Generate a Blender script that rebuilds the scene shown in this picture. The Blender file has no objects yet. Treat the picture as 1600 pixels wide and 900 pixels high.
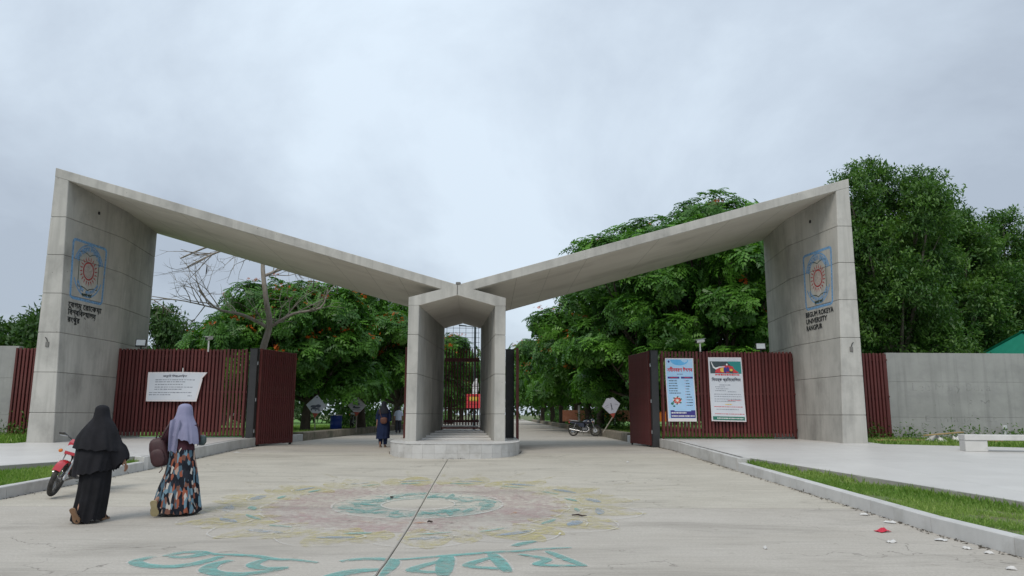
import bpy, bmesh, math, random
import numpy as np
from mathutils import Vector, Matrix

sc = bpy.context.scene
COL = sc.collection
R = math.radians
rng = np.random.default_rng(7)
random.seed(11)

# ---------------------------------------------------------------- camera
cam_d = bpy.data.cameras.new('camera')
cam = bpy.data.objects.new('camera', cam_d)
COL.objects.link(cam)
cam_d.sensor_width = 36.0
cam_d.lens = 26.235
cam_d.clip_start = 0.1
cam_d.clip_end = 4000.0
_P, _Q = R(9.638), R(0.17)
_s, _c, _sq, _cq = math.sin(_P), math.cos(_P), math.sin(_Q), math.cos(_Q)
_r, _u, _f = Vector((1, 0, 0)), Vector((0, -_s, _c)), Vector((0, _c, _s))
_X, _Y, _Z = _cq * _r + _sq * _u, -_sq * _r + _cq * _u, -_f
cam.matrix_world = Matrix(((_X.x, _Y.x, _Z.x, 0), (_X.y, _Y.y, _Z.y, 0), (_X.z, _Y.z, _Z.z, 1.5), (0, 0, 0, 1)))
sc.camera = cam

# ---------------------------------------------------------------- world, sun, exposure
SUN_EL, SUN_AZ = R(50), R(207)      # azimuth clockwise from +Y: behind the camera, to its left
w = bpy.data.worlds.new('World')
sc.world = w
w.use_nodes = True
nt = w.node_tree
nt.nodes.clear()
N, L = nt.nodes.new, nt.links.new
out = N('ShaderNodeOutputWorld')
bg = N('ShaderNodeBackground'); bg.inputs['Strength'].default_value = 0.1
bg2 = N('ShaderNodeBackground'); bg2.inputs['Strength'].default_value = 1.0
mixs = N('ShaderNodeMixShader'); mixs.inputs['Fac'].default_value = 0.90
sky = N('ShaderNodeTexSky'); sky.sky_type = 'NISHITA'; sky.sun_disc = False
sky.sun_elevation = SUN_EL; sky.sun_rotation = SUN_AZ
tc = N('ShaderNodeTexCoord')
sep = N('ShaderNodeSeparateXYZ'); L(tc.outputs['Generated'], sep.inputs[0])
zz = N('ShaderNodeMath'); zz.operation = 'MAXIMUM'; L(sep.outputs['Z'], zz.inputs[0]); zz.inputs[1].default_value = 0.0
za = N('ShaderNodeMath'); za.operation = 'ADD'; L(zz.outputs[0], za.inputs[0]); za.inputs[1].default_value = 0.55
dx = N('ShaderNodeMath'); dx.operation = 'DIVIDE'; L(sep.outputs['X'], dx.inputs[0]); L(za.outputs[0], dx.inputs[1])
dy = N('ShaderNodeMath'); dy.operation = 'DIVIDE'; L(sep.outputs['Y'], dy.inputs[0]); L(za.outputs[0], dy.inputs[1])
cmb = N('ShaderNodeCombineXYZ'); L(dx.outputs[0], cmb.inputs[0]); L(dy.outputs[0], cmb.inputs[1])
n1 = N('ShaderNodeTexNoise'); n1.inputs['Scale'].default_value = 1.25; n1.inputs['Detail'].default_value = 8; n1.inputs['Roughness'].default_value = 0.57
n1.inputs['Distortion'].default_value = 0.35
mp = N('ShaderNodeMapping'); mp.inputs['Location'].default_value = (0.5267, 33.4988, 0.0); L(cmb.outputs[0], mp.inputs['Vector'])
L(mp.outputs[0], n1.inputs['Vector'])
cr = N('ShaderNodeValToRGB')
cr.color_ramp.elements[0].position = 0.36; cr.color_ramp.elements[0].color = (0.47, 0.54, 0.635, 1)
cr.color_ramp.elements[1].position = 0.645; cr.color_ramp.elements[1].color = (0.77, 0.88, 0.99, 1)
e = cr.color_ramp.elements.new(0.51); e.color = (0.61, 0.70, 0.805, 1)
L(n1.outputs['Fac'], cr.inputs[0])
# overcast dome: brightens steadily towards the zenith
mr = N('ShaderNodeMapRange'); L(zz.outputs[0], mr.inputs['Value'])
mr.inputs['From Min'].default_value = 0.0; mr.inputs['From Max'].default_value = 1.0
mr.inputs['To Min'].default_value = 0.93; mr.inputs['To Max'].default_value = 1.25
mul = N('ShaderNodeVectorMath'); mul.operation = 'SCALE'; L(cr.outputs[0], mul.inputs[0]); L(mr.outputs[0], mul.inputs['Scale'])
L(mul.outputs[0], bg2.inputs['Color'])
L(sky.outputs[0], bg.inputs['Color'])
L(bg.outputs[0], mixs.inputs[1]); L(bg2.outputs[0], mixs.inputs[2]); L(mixs.outputs[0], out.inputs[0])

sun_d = bpy.data.lights.new('sun', 'SUN'); sun_d.energy = 1.75; sun_d.angle = R(25); sun_d.color = (1.0, 0.93, 0.83)
sun = bpy.data.objects.new('sun', sun_d); COL.objects.link(sun)
_sd = Vector((math.sin(SUN_AZ) * math.cos(SUN_EL), math.cos(SUN_AZ) * math.cos(SUN_EL), math.sin(SUN_EL)))
sun.rotation_euler = _sd.to_track_quat('Z', 'Y').to_euler()
sc.view_settings.view_transform = 'Standard'
sc.view_settings.look = 'None'
sc.view_settings.exposure = 0.0
sc.view_settings.gamma = 1.0

# ---------------------------------------------------------------- helpers
def zg(y):                                  # the road climbs gently to the gate
    return max(0.0, min(0.36, 0.024 * (y - 10.0)))

def tag(o, label=None, cat=None, group=None, kind=None):
    if label: o['label'] = label
    if cat: o['category'] = cat
    if group: o['group'] = group
    if kind: o['kind'] = kind
    return o

def empty(name, loc=(0, 0, 0), rz=0.0, parent=None):
    o = bpy.data.objects.new(name, None)
    COL.objects.link(o)
    o.location = loc; o.rotation_euler = (0, 0, rz); o.empty_display_size = 0.3
    if parent: o.parent = parent
    return o

def link(name, me, parent=None):
    o = bpy.data.objects.new(name, me)
    COL.objects.link(o)
    if parent: o.parent = parent
    return o

def copy_tree(o, parent=None):
    c = o.copy(); COL.objects.link(c); c.parent = parent
    for ch in list(o.children): copy_tree(ch, c)
    return c

class MB:
    def __init__(s): s.v = []; s.f = []; s.m = []
    def add(s, vs, fs, mi=0):
        b = len(s.v); s.v += [tuple(p) for p in vs]
        s.f += [tuple(b + i for i in f) for f in fs]; s.m += [mi] * len(fs); return s
    def box(s, c, d, rot=None, mi=0, bev=0.0):
        x, y, z = d[0] / 2, d[1] / 2, d[2] / 2
        if bev <= 0:
            vs = [Vector((a, b, e)) for e in (-z, z) for b in (-y, y) for a in (-x, x)]
            fs = [(0, 2, 3, 1), (4, 5, 7, 6), (0, 1, 5, 4), (2, 6, 7, 3), (0, 4, 6, 2), (1, 3, 7, 5)]
        else:
            b = min(bev, x * .9, y * .9, z * .9)
            vs, fs = [], []
            for zz_, k in ((-z, b), (-z + b, 0), (z - b, 0), (z, b)):
                X, Y_ = x - k, y - k; q = b if k == 0 else 0.0
                for (sx, sy, o) in ((1, 1, 0), (1, 1, 1), (-1, 1, 0), (-1, 1, 1), (-1, -1, 0), (-1, -1, 1), (1, -1, 0), (1, -1, 1)):
                    if (sx * sy > 0) == (o == 0): vs.append(Vector((sx * X, sy * (Y_ - q), zz_)))
                    else: vs.append(Vector((sx * (X - q), sy * Y_, zz_)))
            for k in range(3):
                for i in range(8):
                    j = (i + 1) % 8
                    fs.append((k * 8 + i, k * 8 + j, k * 8 + 8 + j, k * 8 + 8 + i))
            fs.append(tuple(reversed(range(8)))); fs.append(tuple(range(24, 32)))
        M = rot if rot is not None else Matrix.Identity(3)
        return s.add([M @ p + Vector(c) for p in vs], fs, mi)
    def tube(s, pts, rad, n=8, mi=0, caps=True):
        pts = [Vector(p) for p in pts]
        if not hasattr(rad, '__len__'): rad = [rad] * len(pts)
        vs, fs = [], []
        prev = None
        for i, p in enumerate(pts):
            t = (pts[min(i + 1, len(pts) - 1)] - pts[max(i - 1, 0)])
            t = t.normalized() if t.length > 1e-9 else Vector((0, 0, 1))
            a = prev if prev is not None else (Vector((1, 0, 0)) if abs(t.x) < .9 else Vector((0, 1, 0)))
            a = (a - t * a.dot(t)).normalized(); prev = a
            b = t.cross(a)
            for k in range(n):
                q = 2 * math.pi * k / n
                vs.append(p + rad[i] * (math.cos(q) * a + math.sin(q) * b))
        for i in range(len(pts) - 1):
            for k in range(n):
                j = (k + 1) % n
                fs.append((i * n + k, i * n + j, i * n + n + j, i * n + n + k))
        if caps:
            fs.append(tuple(reversed(range(n)))); fs.append(tuple(range((len(pts) - 1) * n, len(pts) * n)))
        return s.add(vs, fs, mi)
    def loft(s, loops, mi=0, cap0=True, cap1=True):
        n = len(loops[0]); vs = [p for l in loops for p in l]; fs = []
        for i in range(len(loops) - 1):
            for k in range(n):
                j = (k + 1) % n
                fs.append((i * n + k, i * n + j, i * n + n + j, i * n + n + k))
        if cap0: fs.append(tuple(reversed(range(n))))
        if cap1: fs.append(tuple(range((len(loops) - 1) * n, len(loops) * n)))
        return s.add(vs, fs, mi)
    def grid(s, fn, nu, nv, mi=0):
        vs = [fn(i / nu, j / nv) for j in range(nv + 1) for i in range(nu + 1)]
        fs = [(j * (nu + 1) + i, j * (nu + 1) + i + 1, (j + 1) * (nu + 1) + i + 1, (j + 1) * (nu + 1) + i) for j in range(nv) for i in range(nu)]
        return s.add(vs, fs, mi)
    def lathe(s, prof, n=24, axis='z', c=(0, 0, 0), mi=0, closed=False):
        vs, fs = [], []
        for (r, h) in prof:
            for k in range(n):
                q = 2 * math.pi * k / n
                a, b = r * math.cos(q), r * math.sin(q)
                p = {'z': (a, b, h), 'y': (b, h, a), 'x': (h, a, b)}[axis]
                vs.append((p[0] + c[0], p[1] + c[1], p[2] + c[2]))
        m = len(prof)
        for i in range(m if closed else m - 1):
            i2 = (i + 1) % m
            for k in range(n):
                j = (k + 1) % n
                fs.append((i * n + k, i * n + j, i2 * n + j, i2 * n + k))
        return s.add(vs, fs, mi)
    def mesh(s, name, mats, smooth=None, recalc=True):
        me = bpy.data.meshes.new(name)
        me.from_pydata(s.v, [], s.f)
        for m in (mats if isinstance(mats, (list, tuple)) else [mats]): me.materials.append(m)
        if any(s.m): me.polygons.foreach_set('material_index', s.m)
        if recalc:
            b = bmesh.new(); b.from_mesh(me); bmesh.ops.recalc_face_normals(b, faces=b.faces); b.to_mesh(me); b.free()
        if smooth is not None:
            me.polygons.foreach_set('use_smooth', [True] * len(me.polygons))
            if smooth < 180: me.set_sharp_from_angle(angle=R(smooth))
        me.update()
        return me
    def build(s, name, mats, parent=None, smooth=None, recalc=True):
        return link(name, s.mesh(name, mats, smooth, recalc), parent)

# ---------------------------------------------------------------- materials
def mat(name, c1, c2=None, scale=4.0, detail=6, rough=0.7, bump=0.0, bscale=None, metallic=0.0, stretch=(1, 1, 1),
        dirt=None, dscale=1.0, damt=0.5, dstretch=(1, 1, 1), dlo=0.52, dhi=0.72, spec=0.5, per_obj=0.0, speck=None, sscale=60, sthr=0.14, coat=0.0, streak=None, stamt=0.4):
    m = bpy.data.materials.new(name); m.use_nodes = True
    t = m.node_tree; n, l = t.nodes.new, t.links.new
    b = t.nodes['Principled BSDF']
    b.inputs['Roughness'].default_value = rough; b.inputs['Metallic'].default_value = metallic
    b.inputs['Specular IOR Level'].default_value = spec
    if coat: b.inputs['Coat Weight'].default_value = coat; b.inputs['Coat Roughness'].default_value = 0.1
    tc = n('ShaderNodeTexCoord')
    def noise(sc_, st, det=6, rg=0.6):
        mp = n('ShaderNodeMapping'); mp.inputs['Scale'].default_value = st; l(tc.outputs['Object'], mp.inputs['Vector'])
        q = n('ShaderNodeTexNoise'); q.inputs['Scale'].default_value = sc_; q.inputs['Detail'].default_value = det; q.inputs['Roughness'].default_value = rg
        l(mp.outputs[0], q.inputs['Vector']); return q
    def rgba(c): return (c[0], c[1], c[2], 1)
    def mixc(fac, a, bb, mode='MIX'):
        x = n('ShaderNodeMix'); x.data_type = 'RGBA'; x.blend_type = mode
        if isinstance(fac, float): x.inputs[0].default_value = fac
        else: l(fac, x.inputs[0])
        for sock, v in ((6, a), (7, bb)):
            if isinstance(v, tuple): x.inputs[sock].default_value = rgba(v)
            else: l(v, x.inputs[sock])
        return x.outputs[2]
    def ramp(fac, lo, hi):
        q = n('ShaderNodeMapRange'); q.inputs['From Min'].default_value = lo; q.inputs['From Max'].default_value = hi
        l(fac, q.inputs['Value']); return q.outputs[0]
    col = tuple(c1)
    if c2 is not None:
        q = noise(scale, stretch, detail)
        col = mixc(ramp(q.outputs['Fac'], 0.33, 0.67), tuple(c1), tuple(c2))
    if dirt is not None:
        q = noise(dscale, dstretch, 8, 0.65)
        f = ramp(q.outputs['Fac'], dlo, dhi)
        mm = n('ShaderNodeMath'); mm.operation = 'MULTIPLY'; l(f, mm.inputs[0]); mm.inputs[1].default_value = damt
        col = mixc(mm.outputs[0], col, tuple(dirt))
    if streak is not None:
        q = noise(1.0, (5.0, 5.0, .22), 7, 0.6); f = ramp(q.outputs['Fac'], .50, .68)
        mm = n('ShaderNodeMath'); mm.operation = 'MULTIPLY'; l(f, mm.inputs[0]); mm.inputs[1].default_value = stamt
        col = mixc(mm.outputs[0], col, tuple(streak))
    if speck is not None:
        v = n('ShaderNodeTexVoronoi'); v.inputs['Scale'].default_value = sscale; l(tc.outputs['Object'], v.inputs['Vector'])
        vr = n('ShaderNodeMapRange'); vr.inputs['From Min'].default_value = sthr; vr.inputs['From Max'].default_value = sthr * .6
        l(v.outputs['Distance'], vr.inputs['Value'])
        q = noise(sscale * .21, (1, 1, 1), 2); f = ramp(q.outputs['Fac'], .54, .6)
        mm = n('ShaderNodeMath'); mm.operation = 'MULTIPLY'; l(f, mm.inputs[0]); l(vr.outputs[0], mm.inputs[1])
        col = mixc(mm.outputs[0], col, tuple(speck))
    if per_obj:
        oi = n('ShaderNodeObjectInfo')
        hv = n('ShaderNodeHueSaturation'); q = n('ShaderNodeMapRange'); l(oi.outputs['Random'], q.inputs['Value'])
        q.inputs['To Min'].default_value = 1 - per_obj; q.inputs['To Max'].default_value = 1 + per_obj
        l(q.outputs[0], hv.inputs['Value'])
        if isinstance(col, tuple): hv.inputs['Color'].default_value = rgba(col)
        else: l(col, hv.inputs['Color'])
        col = hv.outputs[0]
    if isinstance(col, tuple): b.inputs['Base Color'].default_value = rgba(col)
    else: l(col, b.inputs['Base Color'])
    if bump:
        q = noise(bscale or scale * 6, (1, 1, 1), 8, 0.7)
        bp = n('ShaderNodeBump'); bp.inputs['Strength'].default_value = bump; bp.inputs['Distance'].default_value = 0.02
        l(q.outputs['Fac'], bp.inputs['Height']); l(bp.outputs[0], b.inputs['Normal'])
    return m

def paint_mat(name, c, keep=0.5, scale=9.0, soft=0.12):
    """worn road paint: shows only where it has not been rubbed off"""
    m = bpy.data.materials.new(name); m.use_nodes = True
    t = m.node_tree; n, l = t.nodes.new, t.links.new
    b = t.nodes['Principled BSDF']; b.inputs['Base Color'].default_value = (*c, 1); b.inputs['Roughness'].default_value = 0.8
    tr = n('ShaderNodeBsdfTransparent'); mx = n('ShaderNodeMixShader')
    tc = n('ShaderNodeTexCoord')
    q = n('ShaderNodeTexNoise'); q.inputs['Scale'].default_value = scale; q.inputs['Detail'].default_value = 9; q.inputs['Roughness'].default_value = 0.72
    l(tc.outputs['Object'], q.inputs['Vector'])
    q2 = n('ShaderNodeTexNoise'); q2.inputs['Scale'].default_value = 0.8; q2.inputs['Detail'].default_value = 3; l(tc.outputs['Object'], q2.inputs['Vector'])
    ad = n('ShaderNodeMath'); ad.operation = 'MULTIPLY_ADD'; l(q2.outputs['Fac'], ad.inputs[0]); ad.inputs[1].default_value = 0.5; l(q.outputs['Fac'], ad.inputs[2])
    r_ = n('ShaderNodeMapRange'); l(ad.outputs[0], r_.inputs['Value'])
    th = 0.75 + (0.5 - keep) * 0.45
    r_.inputs['From Min'].default_value = th - soft; r_.inputs['From Max'].default_value = th + soft
    l(r_.outputs[0], mx.inputs[0]); l(tr.outputs[0], mx.inputs[1]); l(b.outputs[0], mx.inputs[2])
    l(mx.outputs[0], t.nodes['Material Output'].inputs[0])
    return m

def leaf_mat(name, ca, cb, trans=0.35, rough=0.5):
    m = bpy.data.materials.new(name); m.use_nodes = True
    t = m.node_tree; n, l = t.nodes.new, t.links.new
    b = t.nodes['Principled BSDF']; b.inputs['Roughness'].default_value = rough; b.inputs['Specular IOR Level'].default_value = 0.35
    at = n('ShaderNodeAttribute'); at.attribute_name = 'tint'
    mx = n('ShaderNodeMix'); mx.data_type = 'RGBA'; l(at.outputs['Fac'], mx.inputs[0])
    mx.inputs[6].default_value = (*ca, 1); mx.inputs[7].default_value = (*cb, 1)
    l(mx.outputs[2], b.inputs['Base Color'])
    tr = n('ShaderNodeBsdfTranslucent'); ms = n('ShaderNodeMixShader'); ms.inputs[0].default_value = trans
    br = n('ShaderNodeMix'); br.data_type = 'RGBA'; br.blend_type = 'MULTIPLY'; br.inputs[0].default_value = 1.0
    l(mx.outputs[2], br.inputs[6]); br.inputs[7].default_value = (1.3, 1.5, 0.7, 1)
    l(br.outputs[2], tr.inputs['Color'])
    l(b.outputs[0], ms.inputs[1]); l(tr.outputs[0], ms.inputs[2]); l(ms.outputs[0], t.nodes['Material Output'].inputs[0])
    return m

M = {}
M['gate_concrete'] = mat('gate_concrete', (0.40, 0.392, 0.362), (0.495, 0.482, 0.445), streak=(0.235, 0.23, 0.21), stamt=.38, scale=1.3, rough=0.78, bump=0.25, bscale=22, stretch=(1, 1, 0.55),
                         dirt=(0.20, 0.195, 0.18), dscale=0.75, damt=0.75, dstretch=(1.1, 1.1, 0.7), dlo=0.47, dhi=0.72, per_obj=0.035, speck=(0.09, 0.09, 0.085), sscale=5.0, sthr=0.08)
M['gate_core'] = mat('gate_core', (0.16, 0.155, 0.145), rough=0.9)
M['soffit_seam'] = mat('soffit_seam', (0.33, 0.305, 0.265), rough=.9)
M['seam'] = mat('seam', (0.27, 0.265, 0.25), rough=.9)
M['soffit'] = mat('soffit_bounce_concrete', (0.53, 0.49, 0.43), (0.61, 0.57, 0.505), scale=0.9, rough=0.8, bump=0.2, bscale=15, stretch=(0.35, 1, 1),
                  dirt=(0.29, 0.265, 0.225), dscale=0.5, damt=0.55, dstretch=(0.5, 1.2, 1))  # gate concrete made paler and warmer, painting in light bounced off the ground
M['wall_concrete'] = mat('wall_concrete', (0.285, 0.288, 0.278), (0.36, 0.362, 0.35), streak=(0.2, 0.2, 0.195), stamt=.4, scale=1.0, rough=0.85, bump=0.3, bscale=20,
                         dirt=(0.235, 0.235, 0.235), dscale=0.9, damt=0.7, dstretch=(1, 1, 1.3), speck=(0.1, 0.1, 0.1), sscale=4.5, sthr=0.07, per_obj=0.02)
def road_mat(name, ca, cb, brush):
    """poured concrete: broad blotches, brush lines across the slab, grain, grit spots, pale scuffs and hairline cracks"""
    m = bpy.data.materials.new(name); m.use_nodes = True
    t = m.node_tree; n, l = t.nodes.new, t.links.new; b = t.nodes['Principled BSDF']; b.inputs['Roughness'].default_value = 0.88; b.inputs['Specular IOR Level'].default_value = 0.3
    tc = n('ShaderNodeTexCoord')
    def nz(sc_, st=(1, 1, 1), det=8, rg=.62, dist=0.0):
        mp = n('ShaderNodeMapping'); mp.inputs['Scale'].default_value = st; l(tc.outputs['Object'], mp.inputs['Vector'])
        q = n('ShaderNodeTexNoise'); q.inputs['Scale'].default_value = sc_; q.inputs['Detail'].default_value = det; q.inputs['Roughness'].default_value = rg; q.inputs['Distortion'].default_value = dist
        l(mp.outputs[0], q.inputs['Vector']); return q.outputs['Fac']
    def ramp(f, lo, hi, a=0., b_=1.):
        q = n('ShaderNodeMapRange'); l(f, q.inputs['Value'])
        for k, v in (('From Min', lo), ('From Max', hi), ('To Min', a), ('To Max', b_)): q.inputs[k].default_value = v
        return q.outputs[0]
    def mul(a, b_):
        q = n('ShaderNodeMath'); q.operation = 'MULTIPLY'; l(a, q.inputs[0])
        if isinstance(b_, float): q.inputs[1].default_value = b_
        else: l(b_, q.inputs[1])
        return q.outputs[0]
    def mix(f, a, c):
        x = n('ShaderNodeMix'); x.data_type = 'RGBA'; l(f, x.inputs[0])
        for sk, v in ((6, a), (7, c)):
            if isinstance(v, tuple): x.inputs[sk].default_value = (*v, 1)
            else: l(v, x.inputs[sk])
        return x.outputs[2]
    col = mix(ramp(nz(.5, (.8, 1, 1), 9), .35, .65), ca, cb)
    col = mix(ramp(nz(1.0, (.35, 1.1, 1), 9, .66, .5), .50, .70, 0, .95), col, tuple(v * .66 for v in ca))      # worn dark drifts
    col = mix(ramp(nz(1.0, (.7, 26, 1), 5, .6), .40, .66, 0, brush), col, tuple(v * 1.24 for v in cb))        # brush lines
    col = mix(ramp(nz(1.0, (1.6, 11, 1), 6, .7), .56, .72, 0, .8 * brush), col, tuple(v * .72 for v in ca))
    col = mix(ramp(nz(34, det=4, rg=.75), .42, .62, 0, .42), col, tuple(v * .74 for v in ca))                    # grain
    col = mix(ramp(nz(90, det=2), .60, .70, 0, .5), col, tuple(v * .50 for v in ca))                               # grit
    col = mix(mul(ramp(nz(7, (1, 1.8, 1), 8, .7, .4), .60, .70), ramp(nz(.9), .45, .6)), col, tuple(min(.62, v * 1.30) for v in cb))   # pale scuffs
    col = mix(mul(ramp(nz(3.2, det=3), .66, .74), .55), col, (0.20, 0.175, 0.14))                                   # old oil and mud spots
    v = n('ShaderNodeTexVoronoi'); v.feature = 'DISTANCE_TO_EDGE'; v.inputs['Scale'].default_value = .42
    wq = n('ShaderNodeTexNoise'); wq.inputs['Scale'].default_value = 2.2; wq.inputs['Detail'].default_value = 6; l(tc.outputs['Object'], wq.inputs['Vector'])
    ad = n('ShaderNodeVectorMath'); ad.operation = 'MULTIPLY_ADD'; l(wq.outputs['Color'], ad.inputs[0]); ad.inputs[1].default_value = (.7, .7, .7); l(tc.outputs['Object'], ad.inputs[2]); l(ad.outputs[0], v.inputs['Vector'])
    col = mix(mul(mul(ramp(v.outputs['Distance'], .0045, .0015), ramp(nz(.35), .50, .56)), .7), col, tuple(v_ * .42 for v_ in ca))
    l(col, b.inputs['Base Color'])
    bp = n('ShaderNodeBump'); bp.inputs['Strength'].default_value = 0.5; bp.inputs['Distance'].default_value = 0.01; l(nz(1.0, (14, 60, 20), 5, .7), bp.inputs['Height']); l(bp.outputs[0], b.inputs['Normal'])
    return m
M['road'] = road_mat('road_concrete', (0.395, 0.363, 0.315), (0.47, 0.438, 0.39), .36)
M['road_pale'] = road_mat('road_brushed_concrete', (0.398, 0.367, 0.308), (0.482, 0.45, 0.385), .70)
M['joint'] = mat('joint_dirt', (0.035, 0.03, 0.022), (0.07, 0.06, 0.045), scale=6, rough=0.95)
M['pavement'] = mat('pavement_tile', (0.56, 0.545, 0.52), (0.62, 0.605, 0.58), scale=0.8, rough=0.42, bump=0.05, bscale=30, dirt=(0.44, 0.43, 0.41), dscale=0.6, damt=0.45, per_obj=0.025)
M['kerb'] = mat('kerb_concrete', (0.47, 0.465, 0.45), (0.55, 0.545, 0.53), scale=2.0, rough=0.75, bump=0.2, bscale=50, dirt=(0.28, 0.265, 0.235), dscale=1.6, damt=0.6, per_obj=0.05, speck=(0.25, 0.25, 0.25), sscale=35, sthr=0.15)
M['old_kerb'] = mat('old_brick_kerb', (0.17, 0.14, 0.10), (0.27, 0.235, 0.18), scale=3, rough=0.92, bump=0.6, bscale=18, dirt=(0.06, 0.07, 0.035), dscale=1.4, damt=0.8, per_obj=0.12)
M['old_grout'] = mat('old_grout', (0.24, 0.235, 0.22), rough=.9)
M['bed'] = mat('pavement_bed', (0.36, 0.345, 0.315), (0.28, 0.265, 0.235), scale=3, rough=.9)
M['soil'] = mat('soil', (0.15, 0.13, 0.07), (0.10, 0.16, 0.04), scale=2, rough=0.95, bump=0.5)
M['lawn'] = mat('lawn', (0.085, 0.20, 0.028), (0.13, 0.26, 0.045), scale=1.2, rough=0.9, bump=0.8, bscale=25, dirt=(0.13, 0.12, 0.05), dscale=0.5, damt=0.4)
M['earth'] = mat('earth', (0.10, 0.14, 0.045), (0.14, 0.15, 0.07), scale=0.3, rough=0.95, bump=0.4)
M['maroon'] = mat('maroon_paint', (0.098, 0.0245, 0.0225), (0.124, 0.032, 0.029), spec=.35, scale=3, rough=0.5, dirt=(0.16, 0.09, 0.075), dscale=2.2, damt=0.45, dstretch=(1, 1, .4), per_obj=0.22)
M['maroon_dark'] = mat('maroon_leaf_paint', (0.100, 0.024, 0.0245), (0.126, 0.031, 0.031), spec=.35, scale=2, rough=0.45, per_obj=0.08, dirt=(0.12, 0.06, 0.055), dscale=1.5, damt=0.4)
M['post_black'] = mat('black_post_paint', (0.020, 0.021, 0.022), (0.032, 0.032, 0.033), scale=4, rough=0.5, bump=0.05)
M['black'] = mat('black_plastic', (0.014, 0.014, 0.015), rough=0.5)
M['white_metal'] = mat('white_metal', (0.70, 0.70, 0.68), (0.62, 0.62, 0.60), scale=6, rough=0.45)
M['lamp_glass'] = mat('lamp_glass', (0.62, 0.66, 0.68), rough=0.15)
M['steel'] = mat('steel', (0.45, 0.45, 0.45), rough=0.3, metallic=0.9)
M['dark_wire'] = mat('dark_wire', (0.03, 0.032, 0.035), rough=0.6)
M['emblem_blue'] = paint_mat('emblem_blue', (0.17, 0.36, 0.62), keep=0.78, scale=14, soft=0.22)
M['emblem_red'] = mat('emblem_red', (0.30, 0.030, 0.035), (0.36, 0.05, 0.05), rough=0.7)
M['emblem_pale'] = paint_mat('emblem_pale', (0.50, 0.42, 0.39), keep=0.55, scale=10, soft=0.3)
M['emblem_green'] = mat('emblem_green', (0.025, 0.05, 0.035), rough=0.7)
M['letter_black'] = mat('letter_black', (0.012, 0.012, 0.013), rough=0.45)
M['cloth_black'] = mat('black_cloth', (0.013, 0.013, 0.0155), (0.020, 0.020, 0.024), scale=6, rough=0.88, spec=0.2, bump=0.1, bscale=120)
M['cloth_black2'] = mat('black_cloth_under', (0.010, 0.010, 0.0115), (0.015, 0.015, 0.018), scale=6, rough=0.9, spec=0.2)
M['cloth_lav'] = mat('lavender_cloth', (0.215, 0.215, 0.325), (0.265, 0.265, 0.385), scale=5, rough=0.85, spec=0.2, bump=0.1, bscale=120)
M['cloth_maroon'] = mat('dark_maroon_cloth', (0.045, 0.016, 0.024), (0.065, 0.024, 0.034), scale=7, rough=0.85, spec=0.2)
M['cloth_navy'] = mat('navy_cloth', (0.010, 0.017, 0.048), (0.016, 0.026, 0.066), scale=6, rough=0.9, spec=0.2)
M['cloth_pale'] = mat('pale_blue_cloth', (0.40, 0.46, 0.58), (0.48, 0.53, 0.62), scale=6, rough=0.9)
M['trouser'] = mat('dark_trouser_cloth', (0.03, 0.03, 0.04), rough=0.9)
M['bag'] = mat('brown_bag', (0.040, 0.014, 0.017), (0.060, 0.022, 0.025), scale=9, rough=0.6, bump=0.1, bscale=60)
M['bag_tan'] = mat('tan_bag', (0.11, 0.04, 0.025), rough=0.6)
M['skin'] = mat('skin', (0.30, 0.155, 0.10), (0.35, 0.19, 0.125), scale=9, rough=0.55)
M['hair'] = mat('hair', (0.01, 0.009, 0.009), rough=0.5)
M['sole_brown'] = mat('brown_sole', (0.20, 0.115, 0.062), (0.26, 0.155, 0.09), scale=14, rough=0.8)
M['sole_khaki'] = mat('khaki_sole', (0.30, 0.25, 0.13), (0.36, 0.30, 0.17), scale=14, rough=0.8)
M['moto_red'] = mat('red_gloss', (0.42, 0.012, 0.022), (0.46, 0.02, 0.03), scale=3, rough=0.25, coat=0.6)
M['moto_blue'] = mat('dark_blue_gloss', (0.018, 0.022, 0.045), rough=0.25, coat=0.6)
M['rubber'] = mat('rubber', (0.022, 0.021, 0.020), (0.06, 0.055, 0.048), scale=10, rough=0.9)
M['engine'] = mat('engine_metal', (0.14, 0.14, 0.14), (0.22, 0.22, 0.22), scale=8, rough=0.45, metallic=0.6)
M['bark'] = mat('bark', (0.10, 0.085, 0.066), (0.17, 0.15, 0.12), scale=5, rough=0.95, bump=0.6, bscale=18, stretch=(1, 1, .4))
M['bark_dark'] = mat('dark_bark', (0.055, 0.043, 0.032), (0.10, 0.08, 0.06), scale=5, rough=0.95, bump=0.6, bscale=18, stretch=(1, 1, .4))
M['bark_pale'] = mat('pale_bark', (0.21, 0.185, 0.155), (0.31, 0.28, 0.24), scale=6, rough=0.95, bump=0.5, bscale=20, stretch=(1, 1, .5))
M['leaf_flame'] = leaf_mat('flame_tree_leaf', (0.038, 0.112, 0.020), (0.150, 0.345, 0.042), trans=0.28, rough=0.42)
M['leaf_broad'] = leaf_mat('broad_leaf', (0.040, 0.102, 0.028), (0.150, 0.275, 0.058), trans=0.30, rough=0.45)
M['leaf_far'] = leaf_mat('far_leaf', (0.04, 0.09, 0.028), (0.095, 0.175, 0.05), trans=0.25)
M['flower'] = leaf_mat('flame_flower', (0.52, 0.075, 0.012), (0.68, 0.15, 0.022), trans=0.3)
M['grass'] = leaf_mat('grass_blade', (0.13, 0.26, 0.036), (0.37, 0.48, 0.15), trans=0.34)
M['weed'] = leaf_mat('weed_leaf', (0.045, 0.115, 0.018), (0.12, 0.22, 0.045), trans=0.3)
M['banner_white'] = mat('banner_white', (0.62, 0.66, 0.72), (0.66, 0.69, 0.74), scale=2, rough=0.5)
M['banner_trim'] = mat('banner_trim', (0.72, 0.69, 0.70), rough=0.5)
M['print_dark'] = mat('print_dark', (0.06, 0.065, 0.09), rough=0.6)
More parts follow.
